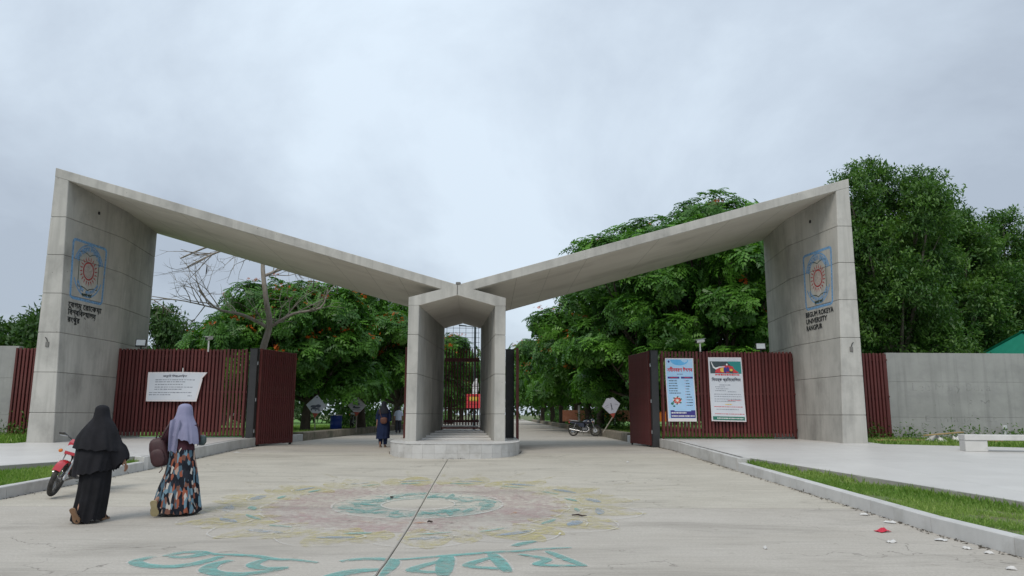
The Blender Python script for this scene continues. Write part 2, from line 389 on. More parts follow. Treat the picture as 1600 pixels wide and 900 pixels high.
M['print_blue'] = mat('print_blue', (0.36, 0.60, 0.86), (0.44, 0.66, 0.88), scale=1.2, rough=0.45)
M['print_sky'] = mat('print_sky', (0.09, 0.42, 0.80), (0.16, 0.50, 0.84), scale=3, rough=0.45)
M['print_navy'] = mat('print_navy', (0.045, 0.035, 0.22), rough=0.5)
M['print_red'] = mat('print_red', (0.60, 0.045, 0.055), rough=0.5)
M['print_grey'] = mat('print_grey', (0.26, 0.28, 0.33), rough=0.6)
M['print_green'] = mat('print_green', (0.02, 0.15, 0.10), (0.03, 0.20, 0.14), scale=3, rough=0.5)
M['print_teal'] = mat('print_teal', (0.02, 0.24, 0.22), rough=0.5)
M['print_slate'] = mat('print_slate', (0.045, 0.065, 0.075), rough=0.5)
M['print_yellow'] = mat('print_yellow', (0.75, 0.50, 0.08), rough=0.5)
M['print_orange'] = mat('print_orange', (0.70, 0.20, 0.03), rough=0.5)
M['print_white'] = mat('print_white', (0.72, 0.73, 0.74), rough=0.5)
M['sign_white'] = mat('sign_white', (0.36, 0.36, 0.42), (0.42, 0.42, 0.48), scale=3, rough=0.5)
M['rust_red'] = mat('rust_red', (0.30, 0.045, 0.03), (0.22, 0.05, 0.03), scale=6, rough=0.7)
M['drum_blue'] = mat('drum_blue', (0.012, 0.045, 0.30), (0.02, 0.06, 0.34), scale=4, rough=0.45)
M['roof_green'] = mat('roof_green', (0.012, 0.24, 0.16), (0.018, 0.28, 0.19), scale=2, rough=0.45)
M['brick_wall'] = mat('brick_wall', (0.30, 0.12, 0.07), (0.36, 0.16, 0.10), scale=5, rough=0.9)
M['bench'] = mat('bench_concrete', (0.52, 0.515, 0.49), (0.60, 0.59, 0.57), scale=2, rough=0.7, bump=0.1, bscale=30, dirt=(0.35, 0.34, 0.31), dscale=1.5, damt=0.5)
M['paper'] = mat('paper', (0.62, 0.61, 0.59), (0.55, 0.54, 0.52), scale=8, rough=0.8)
M['paper_red'] = mat('red_paper', (0.55, 0.02, 0.05), rough=0.6)
M['wood'] = mat('old_wood', (0.42, 0.30, 0.13), (0.30, 0.20, 0.09), scale=5, rough=0.85, stretch=(.2, 2, 2))
M['twig'] = mat('twig', (0.05, 0.035, 0.03), rough=0.9)
M['pipe'] = mat('white_pipe', (0.62, 0.64, 0.66), rough=0.4)
for nm, c, k in (('teal', (0.17, 0.385, 0.35), .56), ('teal_soft', (0.20, 0.38, 0.345), .08), ('teal_worn', (0.18, 0.39, 0.355), .36), ('pink', (0.46, 0.32, 0.31), .20), ('yellow', (0.54, 0.475, 0.20), .22), ('yellow_thin', (0.52, 0.45, 0.22), .0),
                 ('blue', (0.26, 0.36, 0.50), .32), ('white', (0.66, 0.645, 0.61), .30), ('orange', (0.48, 0.27, 0.14), .15)):
    M['paint_' + nm] = paint_mat('road_paint_' + nm, c, keep=k, soft=0.22)
def skirt_mat():
    m = bpy.data.materials.new('patterned_skirt'); m.use_nodes = True
    t = m.node_tree; n, l = t.nodes.new, t.links.new; b = t.nodes['Principled BSDF']; b.inputs['Roughness'].default_value = 0.85; b.inputs['Specular IOR Level'].default_value = 0.2
    tc = n('ShaderNodeTexCoord'); mp = n('ShaderNodeMapping'); mp.inputs['Scale'].default_value = (27, 27, 9.5); l(tc.outputs['Object'], mp.inputs['Vector'])
    ns = n('ShaderNodeTexNoise'); ns.inputs['Scale'].default_value = 6; ns.inputs['Detail'].default_value = 2; l(tc.outputs['Object'], ns.inputs['Vector'])
    ad = n('ShaderNodeVectorMath'); ad.operation = 'MULTIPLY_ADD'; l(ns.outputs['Color'], ad.inputs[0]); ad.inputs[1].default_value = (1.2, 1.2, 1.6); l(mp.outputs[0], ad.inputs[2])
    v = n('ShaderNodeTexVoronoi'); v.inputs['Scale'].default_value = 1.0; l(ad.outputs[0], v.inputs['Vector'])
    sp = n('ShaderNodeSeparateColor'); l(v.outputs['Color'], sp.inputs[0])
    r_ = n('ShaderNodeValToRGB'); r_.color_ramp.interpolation = 'CONSTANT'
    cols = [(0, (0.010, 0.012, 0.018)), (.34, (0.27, 0.085, 0.05)), (.43, (0.14, 0.23, 0.29)), (.54, (0.36, 0.26, 0.21)), (.62, (0.018, 0.021, 0.03)), (.76, (0.07, 0.12, 0.16)), (.88, (0.44, 0.41, 0.38)), (.93, (0.16, 0.075, 0.055))]
    els = r_.color_ramp.elements
    els[0].position = 0; els[0].color = (*cols[0][1], 1); els[1].position = cols[1][0]; els[1].color = (*cols[1][1], 1)
    for p, c in cols[2:]:
        e_ = els.new(p); e_.color = (*c, 1)
    l(sp.outputs[0], r_.inputs[0]); l(r_.outputs[0], b.inputs['Base Color'])
    return m
M['skirt'] = skirt_mat()

# ---------------------------------------------------------------- text as 2-D meshes
def text2d(body, size=1.0, bold=0.0, res=2):
    """outline lettering as flat faces; heavier weight by overlaying shifted copies, each a hair above the last (third value)"""
    c = bpy.data.curves.new('lettering', 'FONT'); c.body = body; c.size = size; c.resolution_u = res
    o = bpy.data.objects.new('lettering', c); COL.objects.link(o)
    me = o.to_mesh()
    v0 = [(v.co.x, v.co.y) for v in me.vertices]; f0 = [tuple(p.vertices) for p in me.polygons]
    o.to_mesh_clear(); bpy.data.objects.remove(o); bpy.data.curves.remove(c)
    x0 = min(v[0] for v in v0); x1 = max(v[0] for v in v0)
    vs, fs = [], []
    for k, (dx_, dy_) in enumerate([(0, 0), (bold, 0), (-bold, 0), (0, bold), (0, -bold)] if bold else [(0, 0)]):
        n = len(vs); vs += [(v[0] - x0 + dx_, v[1] + dy_, k) for v in v0]; fs += [tuple(n + i for i in f) for f in f0]
    return vs, fs, x1 - x0

# ---------------------------------------------------------------- ground, road, pavements
YB = [-40, -20, -5, 0, 4, 8, 10, 12.2, 14, 16, 18, 20, 22, 23.5, 25, 27.5, 30, 34, 40, 50, 70, 100, 140, 200, 400, 900, 2500]
mb = MB()
xs = [-2500, -600, -150, -60, -30, -15, -8, 0, 8, 15, 30, 60, 150, 600, 2500]
mb.add([(x, y, zg(y) - 0.12) for y in YB for x in xs], [(j * 15 + i, j * 15 + i + 1, j * 15 + 16 + i, j * 15 + 15 + i) for j in range(len(YB) - 1) for i in range(14)])
tag(mb.build('ground', M['earth'], smooth=180), kind='structure')

def left_x(y):      # left edge of the carriageway
    if y <= 17.5: return -8.6
    if y <= 28: return -8.6 - (y - 17.5) / 10.5 * 0.55
    return -9.15 + (y - 28) * 0.022 if y < 70 else -8.2
def right_x(y):
    if y <= 18.5: return 5.62 - y * 0.013
    if y <= 28: return 5.38 - (y - 18.5) * 0.008
    return max(3.0, 5.1 - (y - 28) * 0.016)
def mid_x(y): return -1.75 + (20.8 - y) * 0.036

road = empty('road'); tag(road, kind='structure')
mb = MB()      # dirt bed that shows in the joints
yb = [y for y in YB if y <= 200]
mb.add([(x, y, zg(y) - 0.05) for y in yb for x in (left_x(y) - .05, right_x(y) + .05)], [(2 * i, 2 * i + 1, 2 * i + 3, 2 * i + 2) for i in range(len(yb) - 1)])
mb.build('road_bed', M['joint'], road)
def slab(y0, y1, side, m):
    g = 0.007
    ys = sorted(set([y0 + g, y1 - g] + [y for y in YB if y0 < y < y1] + list(np.linspace(y0 + g, y1 - g, 7))))
    def jag(y): return 0.006 * math.sin(y * 3.1) + 0.004 * math.sin(y * 9.7)
    mb = MB()
    loops = []
    for y in ys:
        a, b = (left_x(y), mid_x(y) - g + jag(y)) if side < 0 else (mid_x(y) + g + jag(y), right_x(y))
        z = zg(y)
        loops.append([(a, y, z - .1), (b, y, z - .1), (b, y, z - .008), (b - .008, y, z), (a + .008, y, z), (a, y, z - .008)])
    mb.loft(loops)
    return mb.build('road_slab', m, road, smooth=20)
ycuts = [-30, -8, 3.2, 12.2, 23.6, 35, 47, 62, 90, 200]
for i in range(len(ycuts) - 1):
    for sd in (-1, 1):
        slab(ycuts[i], ycuts[i + 1], sd, M['road_pale'] if i == 3 else M['road'])

PAVE_H = 0.30
def sheet(name, pts, dz, m, parent=None, thick=0.25, n=12):
    """polygon sheet that follows the ground's climb; edges subdivided"""
    P = []
    for i in range(len(pts)):
        a, b = pts[i], pts[(i + 1) % len(pts)]
        for k in range(n): P.append((a[0] + (b[0] - a[0]) * k / n, a[1] + (b[1] - a[1]) * k / n))
    bm = bmesh.new()
    vs = [bm.verts.new((p[0], p[1], 0)) for p in P]
    bm.faces.new(vs)
    for yc in (10, 25):
        bmesh.ops.bisect_plane(bm, geom=bm.verts[:] + bm.edges[:] + bm.faces[:], plane_co=(0, yc, 0), plane_no=(0, 1, 0))
    r = bmesh.ops.extrude_face_region(bm, geom=bm.faces[:])
    top = [v for v in r['geom'] if isinstance(v, bmesh.types.BMVert)]
    ts = set(top)
    for v in bm.verts:
        v.co.z = zg(v.co.y) + dz - (0 if v in ts else thick)
    bmesh.ops.recalc_face_normals(bm, faces=bm.faces[:])
    me = bpy.data.meshes.new(name); bm.to_mesh(me); bm.free(); me.materials.append(m)
    return link(name, me, parent)

# pavements: a bed with large pale tiles laid on it
def inside(p, poly):
    c = False
    for i in range(len(poly)):
        a, b = poly[i], poly[i - 1]
        if (a[1] > p[1]) != (b[1] > p[1]) and p[0] < (b[0] - a[0]) * (p[1] - a[1]) / (b[1] - a[1]) + a[0]: c = not c
    return c
def clip(poly, x0, x1, y0, y1):
    for ax, lim, sg in ((0, x0, 1), (0, x1, -1), (1, y0, 1), (1, y1, -1)):
        o = []
        for i in range(len(poly)):
            a, b = poly[i - 1], poly[i]
            ia, ib = (a[ax] - lim) * sg >= 0, (b[ax] - lim) * sg >= 0
            if ia != ib:
                t = (lim - a[ax]) / (b[ax] - a[ax]); o.append((a[0] + (b[0] - a[0]) * t, a[1] + (b[1] - a[1]) * t))
            if ib: o.append(b)
        poly = o
        if len(poly) < 3: return []
    return poly
def area(p): return abs(sum(p[i - 1][0] * p[i][1] - p[i][0] * p[i - 1][1] for i in range(len(p)))) / 2
right_pave = [(5.50, 28.1), (5.63, 18.55), (5.72, 18.25), (7.20, 10.75), (8.55, 4.4), (9.4, 0.0), (22.5, 0.0), (22.5, 18.6), (13.7, 22.9), (11.6, 23.75), (11.6, 28.1)]
left_pave = [(-9.40, 28.1), (-14.95, 28.1), (-14.95, 22.9), (-24, 21.4), (-24, 8), (-15.3, 8.0), (-8.98, 18.25), (-8.82, 18.45)]
for poly, nm in ((right_pave, 'right'), (left_pave, 'left')):
    pv = empty('pavement'); tag(pv, kind='structure')
    sheet('pavement_bed', poly, PAVE_H - 0.012, M['bed'], pv)
    # slightly larger blocks: pale cast slabs with hair joints
    S = 2.4
    xs_ = np.arange(min(p[0] for p in poly), max(p[0] for p in poly), S); ys_ = np.arange(min(p[1] for p in poly), max(p[1] for p in poly), S)
    for x in xs_:
        for y in ys_:
            q = clip(poly, x + .0025, x + S - .0025, y + .0025, y + S - .0025)
            if len(q) >= 3 and area(q) > 0.02:
                sheet('paving_slab', q, PAVE_H, M['pavement'], pv, thick=0.02, n=1)

# kerbs
def kerb_run(name, pts, dz, width, m, length=1.25, side=1, parent=None, base=-0.1, gap=0.004, bev=0.012):
    """kerb stones laid end to end along a polyline; width goes to the left of the direction times side"""
    for i in range(len(pts) - 1):
        a, b = Vector(pts[i]), Vector(pts[i + 1]); d = b - a; n = max(1, round(d.length / length)); t = d.normalized(); nn = Vector((-t.y, t.x)) * side
        for k in range(n):
            p, q = a + d * (k / n) + t * gap, a + d * ((k + 1) / n) - t * gap
            loops = []
            for r_ in (p, q):
                z = zg(r_.y)
                o = r_ + nn * width
                pr = [(0, base), (0, dz - bev), (bev, dz), (width - bev, dz), (width, dz - bev), (width, base)]
                loops.append([(r_.x + nn.x * w_, r_.y + nn.y * w_, z + h) for w_, h in pr])
            MB().loft(loops).build('kerb_stone', m, parent)
kr = empty('kerb'); tag(kr, kind='structure')
kerb_run('kerb', [(right_x(-6) + .0, -6), (right_x(18.2), 18.2)], 0.20, 0.17, M['kerb'], 1.6, -1, kr)
kerb_run('kerb', [(right_x(18.3), 18.25), (right_x(28) , 28.0)], PAVE_H + .006, 0.11, M['kerb'], 1.2, -1, kr)
kerb_run('kerb', [(right_x(18.2)+.005, 18.22), (5.9, 18.30)], PAVE_H + .004, 0.10, M['kerb'], 1.2, 1, kr)
kerb_run('kerb', [(-8.6, -6), (-8.6, 17.9)], 0.20, 0.17, M['kerb'], 1.6, 1, kr)
kerb_run('kerb', [(-8.62, 18.0), (left_x(28), 28.0)], PAVE_H + .006, 0.11, M['kerb'], 1.2, 1, kr)
kerb_run('kerb', [(-8.62, 17.95), (-9.1, 18.32)], PAVE_H + .004, 0.10, M['kerb'], 1.2, -1, kr)

# planted strips and lawns
soil_r = [(5.70, -6), (5.60, 18.2), (5.72, 18.2), (7.19, 10.75), (8.54, 4.4), (9.39, 0), (10.5, -6)]
soil_l = [(-8.78, -6), (-8.78, 18.1), (-8.97, 18.2), (-15.3, 8.0), (-20, -6)]
lawn_r = [(11.62, 23.76), (13.72, 22.92), (22.6, 18.65), (60, 18.65), (60, 28.2), (11.62, 28.2)]
lawn_l = [(-14.97, 22.92), (-24.0, 21.42), (-60, 21.4), (-60, 28.1), (-14.97, 28.1)]
for p, dz in ((soil_r, .17), (soil_l, .17), (lawn_r, .26), (lawn_l, .27)):
    tag(sheet('soil', p, dz, M['soil'], thick=0.3), kind='structure')
inner_l = [(-9.75, 32.2), (-60, 32.2), (-60, 130), (-8.9, 130), (-8.75, 70)]
inner_r = [(5.6, 32.5), (4.6, 70), (3.6, 130), (60, 130), (60, 32.5)]
mid_l = [(-9.45, 28.14), (-40, 28.14), (-40, 32.1), (-9.45, 32.1)]
mid_r = [(5.5, 28.14), (40, 28.14), (40, 32.4), (5.5, 32.4)]
for p, dz in ((inner_l, .24), (inner_r, .24), (mid_l, .2), (mid_r, .2)):
    tag(sheet('lawn', p, dz, M['lawn'], thick=0.3), kind='structure')
ok = empty('kerb'); tag(ok, kind='structure')
kerb_run('kerb', [(-9.20, 28.15), (-9.05, 33.0)], .28, 0.22, M['kerb'], 2.4, 1, ok)
kerb_run('kerb', [(right_x(28.2), 28.2), (right_x(33.0), 33.0)], .28, 0.24, M['kerb'], 2.4, -1, ok)
kerb_run('kerb', [(-9.03, 33.05), (left_x(69), 69), (-8.2, 130)], .36, 0.55, M['old_kerb'], 1.6, 1, ok, bev=.03)
kerb_run('kerb', [(right_x(33.0), 33.05), (right_x(70), 70), (right_x(130), 130)], .36, 0.5, M['old_kerb'], 1.6, -1, ok, bev=.03)

# ---------------------------------------------------------------- the gate
GX, GY, TH = -1.75, 23.65, R(1.98)
GB = 0.5
def gate_to_world(x, y, z=0.0):
    return (GX + x * math.cos(TH) - y * math.sin(TH), GY + x * math.sin(TH) + y * math.cos(TH), z)
gate = empty('monumental_gate', (GX, GY, 0), TH)
tag(gate, 'grey concrete gate with two tall pillars and sloping beams meeting over a small portal', 'gate')

def xf(z): return 12.23 + (z - .6) / 8.4 * .39
def xc(z): return 12.22 - (z - .6) / 8.4 * .14
def xb(z): return 12.46
def top_z(x): return 5.62 + 0.286 * abs(x)
TK = 0.30
def und_z(x, y): return top_z(x) - TK - 0.15 * y / 6.4
def lerp(a, b, t): return a + (b - a) * t
def pillar_poly(z, sd, inset=0.0, nf=6):
    """plan outline at height z, corners chamfered; sd -1 left, 1 right (x = sd * value)"""
    f, c_, b, o = xf(z), xc(z), xb(z), 13.05
    pts = [(o - inset, inset)]
    for k in range(nf + 1): pts.append((lerp(f, c_, k / nf) + inset, lerp(0, 3.0, k / nf) + (inset if k == 0 else 0)))
    for k in range(1, nf + 1): pts.append((lerp(c_, b, k / nf) + inset, lerp(3.0, 6.3, k / nf) - (inset if k == nf else 0)))
    pts.append((o - inset, 6.3 - inset))
    # chamfer the outer corners
    res = []; ch = {0, 1, len(pts) - 2, len(pts) - 1}
    for i, p in enumerate(pts):
        if i in ch:
            a, d = Vector(pts[i - 1]), Vector(pts[(i + 1) % len(pts)]); p_ = Vector(p)
            res.append(tuple(p_ + (a - p_).normalized() * .015)); res.append(tuple(p_ + (d - p_).normalized() * .015))
        else: res.append(p)
    return [(sd * x, y) for x, y in res]
JOINTS = [1.52 + 1.238 * k for k in range(6)]
for sd in (-1, 1):
    core = MB()
    zz_ = [GB] + JOINTS
    core.loft([[(x, y, z) for x, y in pillar_poly(z, sd, 0.018)] for z in zz_] + [[(x, y, und_z(x, y) - .02) for x, y in pillar_poly(8.6, sd, 0.018)]])
    pil = core.build('pillar', M['gate_core'], gate)
    cuts = [GB] + JOINTS
    for k in range(len(cuts)):
        z0 = cuts[k]; last = k == len(cuts) - 1
        z1 = cuts[k + 1] if not last else None
        g = 0.006
        def ring(z, ins): return [(x, y, z) for x, y in pillar_poly(z, sd, ins)]
        if not last:
            loops = [ring(z0 + g, .012), ring(z0 + g + .012, 0), ring((z0 + z1) / 2, 0), ring(z1 - g - .012, 0), ring(z1 - g, .012)]
        else:
            loops = [ring(z0 + g, .012), ring(z0 + g + .012, 0), [(x, y, und_z(x, y) - .004) for x, y in pillar_poly(8.75, sd, 0)]]
        mb = MB().loft(loops)
        mb.build('concrete_course', M['gate_concrete'], pil, smooth=25)

# sloping beams: fascia + soffit
for sd in (-1, 1):
    mb = MB()
    nx = 12; prof = []
    xs_ = np.linspace(0.02 if sd > 0 else 0.0, 13.05, nx)
    loops = []
    for x in xs_:
        yb_ = 6.45
        fb = und_z(x, 0)
        loops.append([(sd * x, 0.012, fb), (sd * x, 0.0, fb + .012), (sd * x, 0.0, top_z(x) - .012), (sd * x, 0.012, top_z(x)), (sd * x, yb_, top_z(x) - .1), (sd * x, yb_, und_z(x, yb_))])
    mb.loft(loops)
    # soffit faces: paler, warmer concrete with ground bounce light put into its colour
    o = mb.build('beam', [M['gate_concrete'], M['soffit']], gate, smooth=15)
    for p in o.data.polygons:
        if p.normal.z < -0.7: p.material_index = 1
    # shallow joints across the soffit
    for x in (1.9, 3.0, 4.2, 6.6, 9.0, 11.0):
        y0, y1 = 0.06, 6.38
        q = [(sd * x, y, und_z(x, y) - .002) for y in np.linspace(y0, y1, 5)]
        rb = MB()
        vs = []
        for p in q: vs += [(p[0] - .006, p[1], p[2]), (p[0] + .006, p[1], p[2])]
        rb.add(vs, [(2 * i, 2 * i + 1, 2 * i + 3, 2 * i + 2) for i in range(4)])
        rb.build('formwork_seam', M['soffit_seam'], o)
# dark stub at the meeting point of the beams
MB().box((0.02, 0.06, 5.66), (.16, .14, .10), bev=.02).build('capping_stub', M['gate_core'], gate)

# portal
def portal_wall(z, sd, ins=0.0):
    pts = [(1.55 - ins, -.05 + ins), (1.21 + ins, -.05 + ins), (.72 + ins, 5.95 - ins), (1.08 - ins, 5.95 - ins)]
    res = []
    for i, p in enumerate(pts):
        a, d = Vector(pts[i - 1]), Vector(pts[(i + 1) % 4]); p_ = Vector(p)
        res.append(tuple(p_ + (a - p_).normalized() * .014)); res.append(tuple(p_ + (d - p_).normalized() * .014))
    return [(sd * x, y, z) for x, y in res]
portal = empty('portal', (0, 0, 0), 0, gate)
for sd in (-1, 1):
    MB().loft([portal_wall(GB, sd, .016), portal_wall(4.9, sd, .016)]).build('wall_core', M['gate_core'], portal)
    cuts = [GB, JOINTS[0], JOINTS[1], JOINTS[2], 4.93]
    for k in range(4):
        g = .005 if k < 3 else 0
        a, b = cuts[k] + .005, cuts[k + 1] - g
        MB().loft([portal_wall(a, sd, .011), portal_wall(a + .011, sd), portal_wall(b - .011, sd), portal_wall(b, sd, .011 if k < 3 else 0)]).build('concrete_course', M['gate_concrete'], portal, smooth=25)
    # roof half
    mb = MB()
    fr = [(1.55, 4.935), (1.55, 5.19), (.0, 5.60), (.0, 5.275), (1.21, 4.935)]
    bk = [(1.08, 4.89), (1.08, 5.08), (.0, 5.40), (.0, 5.085), (.72, 4.89)]
    mb.loft([[(sd * x, y, z) for x, z in pr] for pr, y in ((fr, -.055), (bk, 5.96))])
    o = mb.build('portal_roof', [M['gate_concrete'], M['soffit']], portal)
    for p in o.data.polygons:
        if p.normal.z < -0.6: p.material_index = 1  # undersides take the concrete with bounce light in its colour
MB().box((-.003, -.058, 5.44), (.03, .01, .30)).build('apex_joint', M['gate_core'], portal)
MB().box((1.02, 2.6, 4.40), (.05, .07, .12), bev=.01).build('wall_light', M['black'], portal)

# emblem and lettering on the pillars' inner faces
def face_pt(sd, u, v, off=0.004):
    """u metres across as the reader sees it from the start, v height; point on the inner facet"""
    y = u if sd < 0 else 2.45 - u
    s_ = y / 3.0
    z = v
    x = lerp(xf(z), xc(z), s_) - off
    return (sd * x, y, z)
def strip2d(path, wd, closed=False):
    P = [Vector(p) for p in path]; n = len(P); vs, fs = [], []
    for i in range(n):
        a = P[i - 1] if (closed or i > 0) else P[i]; b = P[(i + 1) % n] if (closed or i < n - 1) else P[i]
        t = (b - a); t = t.normalized() if t.length > 0 else Vector((1, 0)); nn = Vector((-t.y, t.x))
        ww = wd[i] if hasattr(wd, '__len__') else wd
        vs += [tuple(P[i] + nn * ww / 2), tuple(P[i] - nn * ww / 2)]
    for i in range(n if closed else n - 1):
        j = (i + 1) % n; fs.append((2 * i, 2 * i + 1, 2 * j + 1, 2 * j))
    return vs, fs
def dense(path, step=.08, closed=False):
    o = []; P = [Vector(p) for p in path]; n = len(P)
    for i in range(n if closed else n - 1):
        a, b = P[i], P[(i + 1) % n]; k = max(1, int((b - a).length / step))
        o += [a + (b - a) * j / k for j in range(k)]
    if not closed: o.append(P[-1])
    return o
def rrect(x0, y0, x1, y1, r):
    o = []
    for cx, cy, a0 in ((x1 - r, y1 - r, 0), (x0 + r, y1 - r, 90), (x0 + r, y0 + r, 180), (x1 - r, y0 + r, 270)):
        for k in range(5):
            q = R(a0 + k * 22.5); o.append((cx + r * math.cos(q), cy + r * math.sin(q)))
    return o
for sd in (-1, 1):
    pil = [c for c in gate.children if c.name.startswith('pillar')][0 if sd < 0 else 1]
    def put(name, items, m, off=.004, parent=None):
        mb = MB()
        for vs, fs in items: mb.add([face_pt(sd, p[0], p[1], off + (p[2] * .0005 if len(p) > 2 else 0)) for p in vs], fs)
        return mb.build(name, m, parent or pil, recalc=False)
    U0, U1, V0, V1 = .40, 2.06, 5.18, 7.10
    cu, cv = (U0 + U1) / 2, (V0 + V1) / 2 + .03
    em = []
    em.append(strip2d(dense(rrect(U0, V0, U1, V1, .12), .08, True), .085, True))
    for a0, a1, rad, wd in ((20, 160, .80, .05), (202, 338, .80, .05)):
        em.append(strip2d([(cu + .93 * rad * math.cos(R(q)), cv + 1.08 * rad * math.sin(R(q))) for q in np.linspace(a0, a1, 24)], wd))
    # arched name in blue
    tv, tf, tw = text2d('েবগম েরােকয়া িবশ্বিবদ্যালয়' if sd < 0 else 'BEGUM ROKEYA UNIVERSITY', .22, .012)
    out_v = []
    for x, y, k_ in tv:
        q = R(158 - 136 * x / tw); rr = .60 + y
        out_v.append((cu + .93 * rr * math.cos(q), cv + 1.08 * rr * math.sin(q), k_))
    em.append((out_v, tf))
    tv, tf, tw = text2d('রংপুর  বাংলােদশ' if sd < 0 else 'RANGPUR BANGLADESH', .15, .006)
    out_v = []
    for x, y, k_ in tv:
        q = R(212 + 116 * x / tw); rr = .72 - y
        out_v.append((cu + .93 * rr * math.cos(q), cv + 1.08 * rr * math.sin(q), k_))
    em.append((out_v, tf))
    eo = put('emblem', em, M['emblem_blue'])
    # open book outline
    bw, bh = .50, .58
    bk = [(-bw, -bh + .06), (-bw, bh - .03)] + [(-bw + bw * t, bh - .03 - .05 * math.sin(t * math.pi) - .06 * t) for t in (.3, .6, .85, 1)] + [(bw * t, bh - .09 + .10 * math.sin(t * math.pi * .5)) for t in (.2, .5, .8)]
    bk = [(-bw, -bh), (-bw, bh), (-bw * .6, bh + .03), (-bw * .25, bh - .01), (0, bh - .07), (bw * .25, bh - .01), (bw * .6, bh + .03), (bw, bh), (bw, -bh), (bw * .6, -bh + .03), (bw * .25, -bh - .01), (0, -bh - .07), (-bw * .25, -bh - .01), (-bw * .6, -bh + .03)]
    bk = [(cu + x, cv + y) for x, y in bk]
    put('book_outline', [strip2d(dense(bk, .1, True), .028, True)], M['emblem_green'], .005, eo)
    # sun
    sun_i = [strip2d([(cu + .265 * math.cos(R(q)), cv + .285 * math.sin(R(q))) for q in range(0, 360, 12)], .05, True)]
    for k in range(20):
        q = R(k * 18 + 4)
        sun_i.append(strip2d([(cu + .33 * math.cos(q), cv + .35 * math.sin(q)), (cu + .40 * math.cos(q + .05), cv + .42 * math.sin(q + .05)), (cu + .46 * math.cos(q + .02), cv + .49 * math.sin(q + .02))], [.05, .035, .008]))
    put('sun_ring', sun_i, M['emblem_red'], .005, eo)
    disc = [(cu, cv)] + [(cu + .24 * math.cos(R(q)), cv + .26 * math.sin(R(q))) for q in range(0, 360, 15)]
    put('sun_disc', [(disc, [(0, i, i % 24 + 1) for i in range(1, 25)])], M['emblem_pale'], .0045, eo)
    tv, tf, tw = text2d('জ্ঞানই শক্তি' if sd < 0 else 'জ্ঞানই শক্তি', .13, .008)
    put('motto', [([(cu - .27 + x * .54 / tw, cv - .86 + y, k_) for x, y, k_ in tv], tf)], M['emblem_green'], .005, eo)
    lines = ('েবগম েরােকয়া', 'িবশ্বিবদ্যালয়', 'রংপুর') if sd < 0 else ('BEGUM ROKEYA', 'UNIVERSITY', 'RANGPUR')
    widths = (1.74, 1.46, .62) if sd < 0 else (1.74, 1.34, 1.02)
    for k, (tx, wd) in enumerate(zip(lines, widths)):
        tv, tf, tw = text2d(tx, .25 if sd < 0 else .24, .007 if sd < 0 else .009)
        base = 4.86 - .24 * k if sd < 0 else 4.90 - .235 * k
        u0 = .33 if sd < 0 else .36
        put('lettering', [([(u0 + x * wd / tw, base + y, k_) for x, y, k_ in tv], tf)], M['letter_black'], .012)
    for k in range(6):
        for u_ in random.sample([.5, .9, 1.35, 1.8, 2.2, 2.4], 2):
            z0, z1 = JOINTS[k] - 1.2 if k else .66, JOINTS[k] - .04
            if z1 > 4.3 and .3 < u_ < 2.1 and z1 < 7.6: continue
            put('formwork_seam', [strip2d([(u_, z) for z in np.linspace(z0, z1, 8)], .007)], M['seam'], .0015)
    # small conduit box on the front face
    MB().box((sd * 12.72, -.012, 3.62), (.10, .04, .16), bev=.008).build('conduit_box', M['gate_core'], pil)
    MB().tube([(sd * 12.72, -.015, 3.70), (sd * 12.75, -.03, 3.80), (sd * 12.80, -.02, 3.84)], .012, 5).build('conduit_cable', M['black'], pil)
    MB().box((sd * (xf(8.2) - .25), 1.5, 8.25), (.07, .07, .10), bev=.01).build('wall_light', M['black'], pil)

# tiled plinth with a rounded front and two steps inside
PL = 0.69
plinth = empty('plinth', (0, 0, 0), 0, gate)
def plinth_outline(off=0.0, n=40):
    hw, y1, y0 = 2.02 - off, .75, -2.25 + off
    o = [(-hw, 6.6), (-hw, y1)]
    for k in range(1, n):
        q = math.pi * k / n
        o.append((-hw * math.cos(q) if False else -hw * abs(math.cos(q)) ** .55 * (1 if math.cos(q) > 0 else -1), y1 + (y0 - y1) * math.sin(q) ** .9))
    o += [(hw, y1), (hw, 6.6)]
    return o
pts = plinth_outline(.012)
MB().loft([[(x, y, .1) for x, y in pts], [(x, y, PL - .012) for x, y in pts]]).build('plinth_core', M['old_grout'], plinth)
# facing tiles along the rounded front
ol = plinth_outline(0, 60)
acc, path = [0.0], [Vector(p) for p in ol]
for i in range(1, len(path)): acc.append(acc[-1] + (path[i] - path[i - 1]).length)
def at_len(s_):
    for i in range(1, len(path)):
        if acc[i] >= s_:
            t = (s_ - acc[i - 1]) / max(1e-6, acc[i] - acc[i - 1]); return path[i - 1].lerp(path[i], t), (path[i] - path[i - 1]).normalized()
    return path[-1], (path[-1] - path[-2]).normalized()
nt_ = int(acc[-1] / .33)
for k in range(nt_):
    p, t = at_len(acc[-1] * (k + .006) / nt_); q, _ = at_len(acc[-1] * (k + .994) / nt_)
    nn = Vector((t.y, -t.x))
    if nn.y > 0.3: nn = -nn
    for z0, z1 in ((.16, .42), (.4225, PL - .01)):
        mid = (p + q) / 2; inn = (Vector((0, 2)) - mid).normalized() * .02
        MB().loft([[(p.x, p.y, z), (q.x, q.y, z), (q.x + inn.x, q.y + inn.y, z), (p.x + inn.x, p.y + inn.y, z)] for z in (z0, z1)]).build('facing_tile', M['kerb'], plinth)
top = plinth_outline(-.012)
MB().loft([[(x, y, PL - .011) for x, y in top], [(x, y, PL) for x, y in top]]).build('plinth_top', M['pavement'], plinth)
for k in range(4):
    MB().box((0, (1.1 + .85 * k + 5.9) / 2, PL + .029 + .0575 * k), (2.3 - .17 * k, 5.9 - 1.1 - .85 * k, .056), bev=.006).build('step', M['pavement'], plinth)

